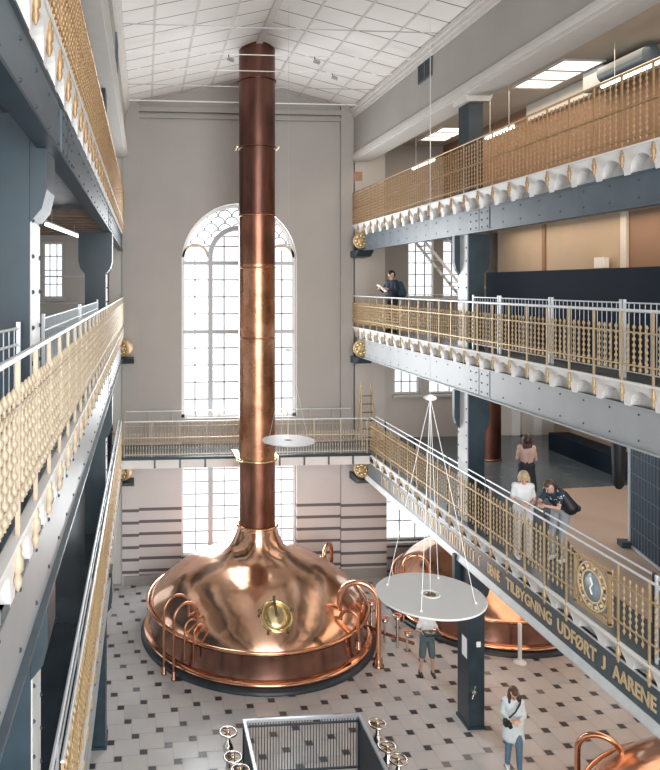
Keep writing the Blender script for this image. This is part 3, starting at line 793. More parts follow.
def kettle(label, cx, cy, ztop, main=False, aged=False):
    r = thing('copper_kettle', label, 'kettle', (cx, cy, 0)); c = (cx, cy, 0)
    mb = MB(); mb.lathe([(3.36, 0), (3.36, .05), (3.30, .11), (3.16, .14)], c, 72); mb.build('plinth', M['base_blue'], r)
    mb = MB(); mb.lathe(smooth_prof([(3.16, .11), (3.26, .16), (3.27, .22), (3.18, .27), (3.14, .28)], 3), c, 96, cap=False); mb.build('foot_ring', M['copper_bright'], r)
    mb = MB(); mb.lathe(smooth_prof([(3.14, .26), (3.12, .42), (3.12, .68), (3.14, .86)], 3), c, 96, cap=False); mb.build('side_band', M['copper_band'], r)
    mb = MB(); mb.lathe(smooth_prof([(p[0], .74 + (p[1] - .62) * .90) for p in kettle_profile()], 4), c, 120, cap=False); mb.build('dome', M['copper'], r)
    mb = MB(); mb.torus((cx, cy, .95), 3.17, .04, 'z', 96, 8); mb.build('rim_rail', M['copper_bright'], r)
    mb = MB(); mb.torus((cx, cy, 3.06), .58, .045, 'z', 40, 8); mb.build('neck_ring', M['copper_bright'], r)
    R = .525
    def sec(z0, z1, m_): 
        q = MB(); q.lathe([(R, z0), (R, z1)], c, 48, cap=False); q.build('stack', M[m_], r)
    z1 = ztop
    cuts = [(3.02, 4.98, 'copper_dark'), (4.98, 8.48, 'copper_pipe'), (8.48, 10.6, 'copper_pipe'), (10.6, 12.0, 'copper_dark'), (12.0, 13.97, 'copper_aged'), (13.97, 17.2, 'copper_aged')]  # lowest section coloured darker to stand in for a reflection of dark surroundings
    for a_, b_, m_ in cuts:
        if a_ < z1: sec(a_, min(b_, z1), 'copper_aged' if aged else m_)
    for z in (4.98, 8.48, 10.5, 12.0, 13.97, 15.9):
        if z < z1: q = MB(); q.torus((cx, cy, z), R + .012, .025, 'z', 48, 6); q.build('stack_seam', M['copper_pipe'] if z < 13 else M['copper_aged'], r)
    return r
KX, KY = 3.36, 20.15
k1 = kettle('large copper kettle with tall stack rising to the ceiling', KX, KY, 16.98)
q = MB()
for sx in (-1, 1):
    q.box(KX + sx * .54 - .08, KX + sx * .54 + .08, KY - .12, KY + .9, 4.92, 5.02)
    q.rod((KX + sx * .60, KY - .2, 13.97), (KX + sx * .60, KY + .2, 13.97), .03)
q.torus((KX, KY, 4.97), .56, .035, 'z', 40, 6)
q.build('stack_bracket', M['brass'], k1)
# manway door on the dome, facing the camera
def frame_on_dome(cx, cy, ang, rad, z, tilt):
    """matrix whose z axis is the outward dome normal at that place"""
    rot = Matrix.Rotation(ang, 4, 'Z') @ Matrix.Rotation(PI / 2 - tilt, 4, 'Y')
    return Matrix.Translation((cx + rad * math.cos(ang), cy + rad * math.sin(ang), z)) @ rot
def on(mb, n0, Mx):
    for i in range(n0, len(mb.v)): mb.v[i] = tuple(Mx @ Vector(mb.v[i]))
ang = math.radians(-88); Mx = frame_on_dome(KX, KY, ang, 2.55, 1.56, math.radians(46))
def dpart(name, fn, m_):
    mb = MB(); fn(mb); on(mb, 0, Mx); return mb.build(name, M[m_], k1)
dpart('manway_ring', lambda b: (b.lathe([(.42, -.10), (.42, .03), (.34, .05), (.33, -.02)], seg=32, cap=False)), 'brass')
dpart('manway_door', lambda b: b.lathe([(.33, -.02), (.31, .035), (.20, .075), (.0, .09)], seg=32, cap=False), 'brass')
dpart('manway_rim', lambda b: b.torus((0, 0, .05), .37, .028), 'brass')
for k in range(5):
    t = 2 * PI * k / 5 + PI
    dpart('clamp', lambda b: (b.rod((.36 * math.cos(t), .36 * math.sin(t), .0), (.47 * math.cos(t), .47 * math.sin(t), .04), .03, 6), b.ball((.45 * math.cos(t), .45 * math.sin(t), .09), .045, seg=8, rings=6)), 'brass_dark')
dpart('door_handle', lambda b: (b.rod((-.42, 0, .10), (.0, 0, .13), .028, 6), b.ball((0, 0, .12), .05, seg=8, rings=6)), 'brass_dark')
# swan-neck copper pipes around the kettle
def swan(label, p0, top, p1, r_, parent, foot=True, n=14, splay=None):
    p0 = Vector(p0); p1 = Vector(p1); pts = []
    zt = top
    h = (p0 + p1) / 2; d = (p1 - p0); d.z = 0; rad = d.length / 2; d.normalize()
    za = zt - rad
    pts.append(p0); pts.append(Vector((p0.x, p0.y, za)))
    for i in range(1, n): 
        t = PI * i / n; pts.append(Vector((h.x, h.y, 0)) - d * rad * math.cos(t) + Vector((0, 0, za + rad * math.sin(t))))
    pts.append(Vector((p1.x, p1.y, za)))
    if p1.z < za - .02: pts.append(p1)
    mb = MB(); mb.tube(pts, r_, 10); o = mb.build('swan_neck_pipe', M['copper_bright'] if r_ > .05 else M['copper_pipe'], parent)
    if foot:
        f = MB(); f.lathe([(r_ * 2.0, 0), (r_ * 2.0, .05), (r_ * 1.5, .07), (r_ * 1.5, .2), (r_ * 1.1, .22)], (p0.x, p0.y, p0.z), 14); f.build('flange', M['copper_band'], o)
    return o
def around(deg, rad): t = math.radians(deg); return KX + rad * math.cos(t), KY + rad * math.sin(t)
for dg, zt in ((-142, 1.95), (-136, 1.85)):
    a0 = around(dg, 3.50); a1 = around(dg + 3, 2.78)
    swan('', (*a0, 0), zt, (*a1, 1.2), .035, k1)
for dg, zt in ((-133, 1.45), (-128, 1.40)):
    a0 = around(dg, 3.28); a1 = around(dg + 2, 2.9)
    swan('', (*a0, .5), zt, (*a1, 1.1), .025, k1, foot=False)
a0 = around(-38, 3.62); a1 = around(-45, 2.70); swan('', (*a0, 0), 2.15, (*a1, 1.3), .075, k1)
a0 = around(-46, 3.28); a1 = around(-49, 2.85); swan('', (*a0, .55), 1.50, (*a1, 1.2), .05, k1)
a0 = around(38, 3.55); a1 = around(34, 2.9); swan('', (*a0, 0), 1.7, (*a1, 1.2), .06, k1)
k2 = kettle('copper kettle standing under the right galleries behind the ground column', 10.62, 20.9, 8.9, aged=True)
k2.scale = (.88, .88, .94)
swan('', (7.40, 20.2, 0), 2.1, (8.2, 20.0, 1.2), .06, k2)
k3 = kettle('copper kettle at the lower right corner, dome half in view', 10.25, 9.95, 4.5)
swan('', (8.36, 12.85, 0), 1.45, (9.0, 12.4, .9), .055, k3)

# sampling rig between the kettles
r = thing('valve_manifold', 'chrome and copper valve cluster on the floor beside the second kettle', 'valves', (6.9, 19.3, 0))
for i, (x, y, z) in enumerate(((6.55, 19.5, .9), (6.8, 19.1, .6), (7.05, 18.8, .8), (7.25, 18.6, .45))):
    mb = MB(); mb.rod((x, y, 0), (x, y, z), .04); mb.ball((x, y, z), .08); mb.build('standpipe', M['chrome'], r)
    mb = MB(); mb.torus((x, y, z + .1), .11, .016, 'z', 20, 6); mb.rod((x - .1, y, z + .1), (x + .1, y, z + .1), .012); mb.build('handwheel', M['copper_bright'], r)
mb = MB(); mb.tube([(6.4, 19.6, .25), (6.9, 19.0, .25), (7.4, 18.5, .25)], .05); mb.build('pipe', M['copper_band'], r)
r = thing('bollard', 'white post with round foot in front of the second kettle', 'bollard', (10.0, 17.8, 0))
mb = MB(); mb.lathe([(.17, 0), (.17, .03), (.06, .07)], (10, 17.8, 0), 20); mb.build('foot', M['white_paint'], r)
mb = MB(); mb.rod((10, 17.8, .05), (10, 17.8, 1.0), .05, 14); mb.ball((10, 17.8, 1.0), .055); mb.build('pole', M['white_paint'], r)
r = thing('gauge_panel', 'small white gauge with dark dial hung beside the ground column', 'gauge', (8.25, 17.4, 0))
for z in (1.75, .95):
    mb = MB(); mb.lathe([(.13, 0), (.13, .05), (.10, .07)], (8.25, 17.36, z), 18, M4=Matrix.Rotation(PI / 2, 4, 'X')); mb.build('dial', M['white_paint'], r)
mb = MB(); mb.rod((8.25, 17.45, 0), (8.25, 17.45, 2.0), .035); mb.build('pole', M['steel_dark'], r)

# ------------------------------------------------------------------ barred barrier and handwheel valves in front
bx0, bx1, by0, by1, bz = 2.07, 4.44, 11.2, 14.02, 1.2
r = thing('barred_barrier', 'dark rectangular barred barrier with steel top rail on the tiled floor', 'barrier', ((bx0 + bx1) / 2, 12.6, 0))
mb = MB()
mb.box(bx0 - .03, bx1 + .03, by1 - .03, by1 + .03, bz - .03, bz + .02); mb.box(bx0 - .03, bx0 + .03, by0, by1 - .03, bz - .03, bz + .02); mb.box(bx1 - .03, bx1 + .03, by0, by1 - .03, bz - .03, bz + .02)
mb.build('top_rail', M['rail_steel'], r)
mb = MB()
for z in (.14, 1.08):
    mb.box(bx0, bx1, by1 - .02, by1 + .02, z - .015, z + .015)
mb.build('cross_rail', M['steel_dark'], r)
n = 40
for i in range(n + 1):
    x = bx0 + (bx1 - bx0) * i / n; mb = MB(); mb.rod((x, by1, .12), (x, by1, bz - .03), .008, 5); mb.build('bar', M['steel_dark'], r)
mb = MB(); mb.box(bx1 - .012, bx1 + .012, by0, by1 - .02, .05, bz - .03); mb.build('side_panel', M['steel_dark'], r)
mb = MB(); mb.box(bx0 - .012, bx0 + .012, by0, by1 - .02, .05, bz - .03); mb.build('side_panel', M['steel_dark'], r)
for x in (bx0, bx1):
    mb = MB(); mb.box(x - .03, x + .03, by1 - .03, by1 + .03, 0, bz); mb.build('post', M['steel_dark'], r)
vproto = None
for i, ((x, y), lab) in enumerate((((1.74, 13.92), 'chrome handwheel valve left of the barrier, farthest of its row'), ((1.74, 13.17), 'chrome handwheel valve left of the barrier, middle of its row'), ((1.83, 12.80), 'chrome handwheel valve left of the barrier, nearest of its row'),
        ((4.81, 13.94), 'chrome handwheel valve right of the barrier, farthest of its row'), ((4.76, 13.23), 'chrome handwheel valve right of the barrier, middle of its row'), ((4.84, 12.86), 'chrome handwheel valve right of the barrier, nearest of its row'))):
    if vproto is None:
        vproto = thing('handwheel_valve', lab, 'valve', (x, y, 0), 'handwheel valves beside the barrier')
        mb = MB(); mb.lathe([(.10, 0), (.10, .04), (.05, .06), (.05, .62), (.09, .66), (.11, .74), (.08, .82), (.05, .86), (.03, 1.04)], (x, y, 0), 14); mb.build('stem', M['chrome'], vproto)
        mb = MB(); mb.torus((x, y, 1.05), .165, .022, 'z', 28, 8); mb.build('wheel_rim', M['chrome'], vproto)
        for k in range(5):
            t = 2 * PI * k / 5; mb = MB(); mb.rod((x, y, 1.04), (x + .16 * math.cos(t), y + .16 * math.sin(t), 1.05), .014, 6); mb.build('spoke', M['copper_band'], vproto)
        mb = MB(); mb.ball((x, y, 1.06), .04); mb.build('hub', M['brass'], vproto)
    else: dup_tree(vproto, (x, y, 0), label=lab)

# ------------------------------------------------------------------ hanging discs
def disc(label, x, y, z, rad, zap, ztop):
    r = thing('hanging_disc', label, 'disc', (x, y, z), 'white discs hung on wires above the hall')
    mb = MB(); mb.lathe([(.07, .012), (.07, -.012), (rad - .01, -.012), (rad, 0), (rad - .01, .012), (.07, .012)], (x, y, z), 56, cap=False, smooth=False); mb.build('plate', M['disc'], r)
    mb = MB(); mb.torus((x, y, z + .01), .11, .012, 'z', 24, 6); mb.build('centre_ring', M['white_paint'], r)
    mb = MB(); mb.lathe([(.068, -.01), (.068, .015), (.03, .03)], (x, y, z), 16); mb.build('centre_cap', M['brass_dark'], r)
    mb = MB(); mb.rod((x, y, z), (x, y, zap), .003, 5)
    for k in range(4):
        t = PI / 4 + k * PI / 2 + .2; mb.rod((x + rad * .8 * math.cos(t), y + rad * .8 * math.sin(t), z), (x, y, zap), .0034, 5)
        mb.ball((x + rad * .8 * math.cos(t), y + rad * .8 * math.sin(t), z + .02), .016, seg=8, rings=5)
    mb.build('suspension_wire', M['wire_white'], r)
    mb = MB(); mb.lathe([(.05, -.03), (.08, -.01), (.07, .015), (.02, .04)], (x, y, zap), 14); mb.build('wire_hub', M['white_paint'], r)
    mb = MB(); mb.rod((x, y, zap), (x, y, ztop), .0035, 5); mb.build('ceiling_wire', M['wire'], r)
disc('large-looking nearer white disc hanging over the ground column', 3.53, 8.32, 6.2, .655, 8.62, 17.0)
disc('farther white disc hanging in front of the copper stack', 3.62, 17.0, 6.17, .655, 8.4, 17.0)

# ------------------------------------------------------------------ tie rods under the ceiling
for i, y in enumerate((12.0, 14.0, 16.0, 17.9, 19.25, 20.8, 22.6)):
    mb = MB(); z = 15.94; mb.rod((WXL, y, z), (WXR, y, z), .013 if i < 6 else .02, 6)
    tag(mb.build('tie_rod', M['wire_white'] if i in (3, 4, 6) else M['wire']), 'thin horizontal tie rod under the pitched ceiling, number %s from the end wall' % ['seven', 'six', 'five', 'four', 'three', 'two', 'one'][i], 'tie rod', 'tie rods under the ceiling')

# ------------------------------------------------------------------ gallery lights, vents, ducts
lr = [((9.16, 10.05), (14.5, 16.6), 'large three-pane ceiling light of the upper right gallery, nearer'), ((9.35, 10.2), (21.0, 22.9), 'three-pane ceiling light of the upper right gallery beyond the column')]
for (xa, xb), (ya, yb_), lab in lr:
    r = thing('ceiling_light', lab, 'ceiling light', ((xa + xb) / 2, (ya + yb_) / 2, 14.9))
    mb = MB(); mb.box(xa - .04, xb + .04, ya - .04, ya, 14.86, 14.9); mb.box(xa - .04, xb + .04, yb_, yb_ + .04, 14.86, 14.9); mb.box(xa - .04, xa, ya, yb_, 14.86, 14.9); mb.box(xb, xb + .04, ya, yb_, 14.86, 14.9)
    L = (yb_ - ya) / 3
    for k in (1, 2): mb.box(xa, xb, ya + L * k - .05, ya + L * k + .05, 14.86, 14.9)
    mb.build('frame', M['trim'], r)
    for k in range(3): mb = MB(); mb.box(xa, xb, ya + L * k + .05, ya + L * (k + 1) - .05, 14.875, 14.899); mb.build('diffuser', M['skylight'], r)
tubes = [((9.5, 13.75, 14.10), (9.5, 11.2, 14.10), 'long tube light above the upper right gallery, nearest'), ((9.0, 17.65, 13.83), (9.0, 16.3, 13.83), 'tube light beside the upper right column'), ((9.0, 22.6, 13.85), (9.0, 20.9, 13.85), 'tube light near the far end of the upper right gallery'),
         ((-2.1, 15.8, 11.35), (-1.75, 19.6, 11.35), 'white tube light under the upper left gallery'), ]
for p, q_, lab in tubes:
    r = thing('tube_light', lab, 'tube light', p)
    mb = MB(); mb.rod(p, q_, .04, 8); mb.build('tube', M['lamp'], r)
    mb = MB(); pz = Vector(p) + Vector((0, 0, .06)); qz = Vector(q_) + Vector((0, 0, .06)); mb.rod(pz, qz, .035, 6)
    zc_ = 14.88 if p[2] > 12 else 11.76
    for t in (.15, .85): c = Vector(p).lerp(Vector(q_), t); mb.rod((c.x, c.y, c.z), (c.x, c.y, zc_), .006, 5)
    mb.build('housing', M['white_paint'], r)
r = thing('ventilation_duct', 'grey ventilation duct box with round pipe by the nearest tube light', 'duct', (10.2, 14.2, 14.6))
mb = MB(); mb.box(10.1, 10.36, 14.6, 15.3, 14.4, 14.85); mb.build('box', M['steel_grey'], r)
mb = MB(); mb.rod((10.15, 13.2, 14.62), (10.15, 14.6, 14.62), .2, 20); mb.build('pipe', M['steel_blue'], r)
def vent(label, x, y0, y1, z0, z1, s_):
    r = thing('wall_vent', label, 'vent', (x, (y0 + y1) / 2, z0))
    mb = MB(); xo = x - s_ * .02; mb.box(min(x, xo), max(x, xo), y0, y1, z0, z1); mb.build('backing', M['black'], r)
    mb = MB(); xo2 = x - s_ * .035; ym = (y0 + y1) / 2
    for (a_, b_) in ((y0 - .03, y0), (ym - .02, ym + .02), (y1, y1 + .03)): mb.box(min(x, xo2), max(x, xo2), a_, b_, z0 - .03, z1 + .03)
    mb.box(min(x, xo2), max(x, xo2), y0, y1, z0 - .03, z0); mb.box(min(x, xo2), max(x, xo2), y0, y1, z1, z1 + .03)
    mb.build('frame', M['steel_blue'], r)
vent('black two-part air vent high on the right clerestory wall', WXR, 16.9, 17.7, 15.25, 15.72, 1)
vent('black air vent high on the left clerestory wall', WXL, 15.7, 16.5, 15.0, 15.6, -1)
mb = MB(); mb.box(7.50, 7.78, YW - .152, YW - .14, 14.0, 14.2)
# orange exit-type sign by the upper gallery
r = thing('wall_sign', 'small orange sign on the pier above the upper right gallery', 'sign', (7.3, YW - .15, 13.9))
mb = MB(); mb.box(7.14, 7.46, YW - .02, YW - .001, 13.58, 13.9); mb.build('board', mat('sign_ground', (.42, .30, .22), .6), r)
mb = MB()
for k in range(4): mb.rod((7.17 + .07 * k, YW - .025, 13.76), (7.22 + .07 * k, YW - .025, 13.88), .012, 5); mb.rod((7.17 + .07 * k, YW - .025, 13.61), (7.22 + .07 * k, YW - .025, 13.73), .012, 5)
mb.build('marks', mat('sign_orange', (.7, .22, .06), .6), r)
# spot lamps on the tie rods
for i, (x, y, lab) in enumerate(((2.25, 17.9, 'small spotlight on the tie rod left of the stack'), (4.5, 17.9, 'small spotlight on the tie rod just right of the stack'), (5.35, 19.25, 'small spotlight on the second tie rod right of the stack'))):
    r = thing('spotlight', lab, 'spotlight', (x, y, 16.1)); mb = MB(); mb.rod((x, y, 15.93), (x, y, 15.83), .012); mb.build('stem', M['black'], r)
    mb = MB(); mb.rod((x - .02, y, 15.83), (x + .12, y - .05, 15.76), .05, 10); mb.build('head', M['steel_grey'], r)

# ------------------------------------------------------------------ mesh barrier panels of steel
def mesh_barrier(label, p, q, z, h=1.13, posts=True, n=16, group='steel mesh barrier panels'):
    p = Vector((*p, z)); q = Vector((*q, z)); d = (q - p); L_ = d.length; d.normalize()
    r = thing('barrier_panel', label, 'barrier panel', p, group)
    for zz in (.10, h - .13, h): mb = MB(); mb.rod(p + Vector((0, 0, zz)), q + Vector((0, 0, zz)), .012, 6); mb.build('rail', M['rail_pale'], r)
    mb = MB(); 
    for i in range(1, n): c = p.lerp(q, i / n); mb.rod(c + Vector((0, 0, .1)), c + Vector((0, 0, h)), .006, 5)
    mb.build('mesh_wires', M['rail_steel'], r)
    for c in (p + d * .02, q - d * .02):
        mb = MB(); mb.box(c.x - .016, c.x + .016, c.y - .016, c.y + .016, z, z + h + .05); mb.build('post', M['rail_pale'], r)
xm = 7.30
for k, (a_, b_) in enumerate(((6.4, 8.25), (8.3, 10.15), (10.2, 12.05), (12.1, 13.9), (13.95, 15.1))):
    mesh_barrier('steel mesh barrier panel on the middle right gallery, %s' % ['partly outside the frame at right', 'nearest fully visible one', 'second from the right edge', 'third from the right edge', 'beside the steel column'][k], (xm, a_), (xm, b_), L2, 1.14, n=int((b_ - a_) / .115))
mesh_barrier('short steel mesh panel by the lower right gold railing beyond the dial', (7.2, 7.2), (7.2, 9.35), L1, 1.2, n=14)
mesh_barrier('long low steel barrier across the far middle right gallery', (7.9, 21.9), (10.9, 21.9), L2, 1.1, n=20)
for (a_, b_, lab) in (((-1.08, 3.0), (-1.14, 4.7), 'steel mesh panel left, nearest to the viewer'), ((-1.15, 4.75), (-1.02, 5.8), 'steel mesh panel beside the broad left column'), ((-1.06, 7.4), (-1.02, 11.0), 'steel mesh panel beyond the broad left column'), ((-1.01, 11.05), (-.98, 14.6), 'steel mesh panel before the far left column')):
    mesh_barrier(lab + ' on the middle gallery', a_, b_, L2, 1.06, n=int((b_[1] - a_[1]) / .13))
r = thing('pipe_frame_screen', 'tall thin white pipe frame on the middle left gallery before the window', 'frame', (-2.2, 20, L2))
mb = MB()
for p, q_ in (((-3.1, 20, L2), (-3.1, 20, L2 + 1.65)), ((-1.3, 20, L2), (-1.3, 20, L2 + 1.65)), ((-3.1, 20, L2 + 1.65), (-1.3, 20, L2 + 1.65)), ((-3.1, 20, L2 + .9), (-1.3, 20, L2 + .9)), ((-3.1, 20, L2 + .25), (-1.3, 20, L2 + .25))): mb.rod(p, q_, .02, 6)
mb.build('pipe', M['rail_pale'], r)
# timber joists visible under upper-left gallery
for k in range(9):
    y = 16.6 + .8 * k; mb = MB(); mb.box(-5.8, -1.3, y, y + .14, 11.62, 11.78); tag(mb.build('ceiling_joist', M['timber']), 'brown joist under the upper left gallery beyond the far column', 'joist', 'joists under the upper left gallery')

# ------------------------------------------------------------------ right galleries' fittings
mb = MB(); mb.box(9.95, 10.05, 6.0, 19.6, L2, 10.36); tag(mb.build('partition_screen', M['navy']), 'long navy partition screen on the middle right gallery', 'partition')
mb = MB(); mb.box(11.86, 12.0, 17.1, 17.5, 10.45, 10.72); tag(mb.build('wall_box', M['white_paint']), 'small white box on the warm wall above the navy screen', 'box')
# steel stair far behind the right column
r = thing('steel_stair', 'pale steel stair descending before the far gallery window', 'stair', (9.6, 22.6, L2))
pa, pb = Vector((8.75, 22.2, L3 - .1)), Vector((11.6, 22.2, L2))
for dy in (0, .75):
    mb = MB(); o = Vector((0, dy, 0)); n_ = Vector((0, 0, .13)); mb.add([pa + o, pb + o, pb + o + n_, pa + o + n_, pa + o + Vector((0, .03, 0)), pb + o + Vector((0, .03, 0)), pb + o + n_ + Vector((0, .03, 0)), pa + o + n_ + Vector((0, .03, 0))], [(0, 1, 2, 3), (7, 6, 5, 4), (0, 4, 5, 1), (3, 2, 6, 7), (0, 3, 7, 4), (1, 5, 6, 2)]); mb.build('stringer', M['frame_white'], r)
for k in range(1, 14):
    c = pa.lerp(pb, k / 14); mb = MB(); mb.box(c.x - .10, c.x + .10, 22.23, 22.95, c.z + .05, c.z + .08); mb.build('tread', M['steel_pale'], r)
mb = MB(); mb.rod(pa + Vector((.3, 0, .75)), pb + Vector((0, 0, .95)), .02); mb.build('handrail', M['rail_pale'], r)
# lower right gallery: carpet area, dark rail strip, gridded screen, black drape
mb = MB(); mb.prism([(7.9, 7.0), (12.9, 7.0), (13.0, 17.7), (10.5, 17.5), (8.9, 14.0), (8.15, 11.9)], 'z', L1, L1 + .006); tag(mb.build('beige_carpet', M['floor_beige']), 'beige floor covering on the lower right gallery', 'carpet')
r = thing('gridded_screen', 'tall dark screen with pale wire grid standing on the lower right gallery', 'screen', (9.7, 12.2, L1))
A = Vector((9.95, 13.55, L1)); B = Vector((9.1, 10.0, L1)); d = (B - A).normalized(); nn = Vector((d.y, -d.x, 0))
if nn.x > 0: nn = -nn
def pl(mb, a_, b_, z0, z1, t0, t1):
    c = [a_ + nn * t0, b_ + nn * t0, b_ + nn * t1, a_ + nn * t1]
    mb.prism([(v.x, v.y) for v in c], 'z', z0, z1)
mb = MB(); pl(mb, A, B, L1 + .06, 7.0, -.03, .0); mb.build('panel', M['grid_panel'], r)
mb = MB(); L_ = (B - A).length
for i in range(1, 28): c = A + d * L_ * i / 28; pl(mb, c - d * .006, c + d * .006, L1 + .06, 7.0, .0, .012)
for i in range(1, 7): z = L1 + .06 + i * .37; pl(mb, A, B, z - .006, z + .006, .0, .014)
mb.build('wire_grid', mat('grid_wire', (.12, .18, .24), .4), r)
mb = MB(); pl(mb, A - d * .03, A + d * .03, L1 + .02, 7.0, -.04, .03); pl(mb, A, B, L1 + .02, L1 + .07, -.04, .03); mb.build('frame', M['rail_pale'], r)
mb = MB(); pl(mb, A - d * .12, A + d * .12, L1, L1 + .12, -.12, .2); mb.build('foot', M['steel_dark'], r)
mb = MB(); mb.lathe([(.05, 5.75), (.11, 5.85), (.13, 6.3), (.15, 6.8), (.10, 7.2), (.04, 7.4)], (9.93, 13.85, 0), 16); mb.box(9.8, 10.6, 13.8, 13.95, 6.95, 7.6)
tag(mb.build('black_drape', M['black']), 'black draped bundle hanging beside the gridded screen', 'drape')
for i in range(5):
    pass
# far end of that gallery: dark low wall, wood panel, doors
mb = MB(); mb.box(13.2, 13.9, 15.5, 21.8, L1, L1 + .55); tag(mb.build('low_display_wall', M['navy']), 'long low dark display plinth at the back of the lower right gallery', 'plinth')
mb = MB(); mb.box(14.3, 14.5, 13.5, 22.3, L1, L2 - .3); mb.box(14.22, 14.3, 17.3, 17.5, L1, L2 - .3, 1); mb.box(14.22, 14.3, 19.3, 19.5, L1, L2 - .3, 1)
tag(mb.build('panelled_screen', [M['plaster_warm'], M['trim']]), 'warm panelled wall screen behind the low dark plinth', 'screen')
d1 = MB(); d1.box(13.0, 13.3, YG - .06, YG, L1, L1 + 2.6); d1.box(13.8, 14.1, YG - .06, YG, L1, L1 + 2.6); d1.box(13.0, 14.1, YG - .06, YG, L1 + 2.5, L1 + 2.7)
struct('door_1', d1, M['frame_white'])

# ------------------------------------------------------------------ people
def voxel(mb, name, m_, parent, vs=.013, smooth=3):
    o = mb.build(name, m_, parent, world=False)
    md = o.modifiers.new('r', 'REMESH'); md.mode = 'VOXEL'; md.voxel_size = vs; md.use_smooth_shade = True
    if smooth: sm = o.modifiers.new('s', 'SMOOTH'); sm.iterations = smooth; sm.factor = .5
    dg = bpy.context.evaluated_depsgraph_get(); me = bpy.data.meshes.new_from_object(o.evaluated_get(dg))
    o.modifiers.clear(); o.data = me
    if not me.materials: me.materials.append(m_)
    return o
V = Vector
def hand(mb, w, dirv, palm, thumb):
    """w wrist; dirv finger direction; palm = palm normal; thumb = side"""
    d = V(dirv).normalized(); n_ = V(palm); n_ = (n_ - d * n_.dot(d)).normalized(); s_ = d.cross(n_)
    if s_.dot(V(thumb)) < 0: s_ = -s_
    w = V(w)
    for k in (-1, 0, 1): mb.caps(w + s_ * k * .012, w + d * .085 + s_ * k * .022, .016, .014, 8)
    for k, (L_, off) in enumerate(((.070, .033), (.080, .011), (.074, -.011), (.058, -.033))):
        b_ = w + d * .088 + s_ * off; m1 = b_ + (d * .92 + n_ * .38) * L_ * .55; m2 = m1 + (d * .55 + n_ * .83) * L_ * .5
        mb.caps(b_, m1, .0095, .009, 6); mb.caps(m1, m2, .009, .0075, 6)
    t0 = w + d * .025 + s_ * .028; t1 = t0 + (d * .6 + s_ * .7 + n_ * .2).normalized() * .045; t2 = t1 + (d * .85 + s_ * .1 + n_ * .4).normalized() * .032
    mb.caps(t0, t1, .013, .011, 6); mb.caps(t1, t2, .011, .008, 6)
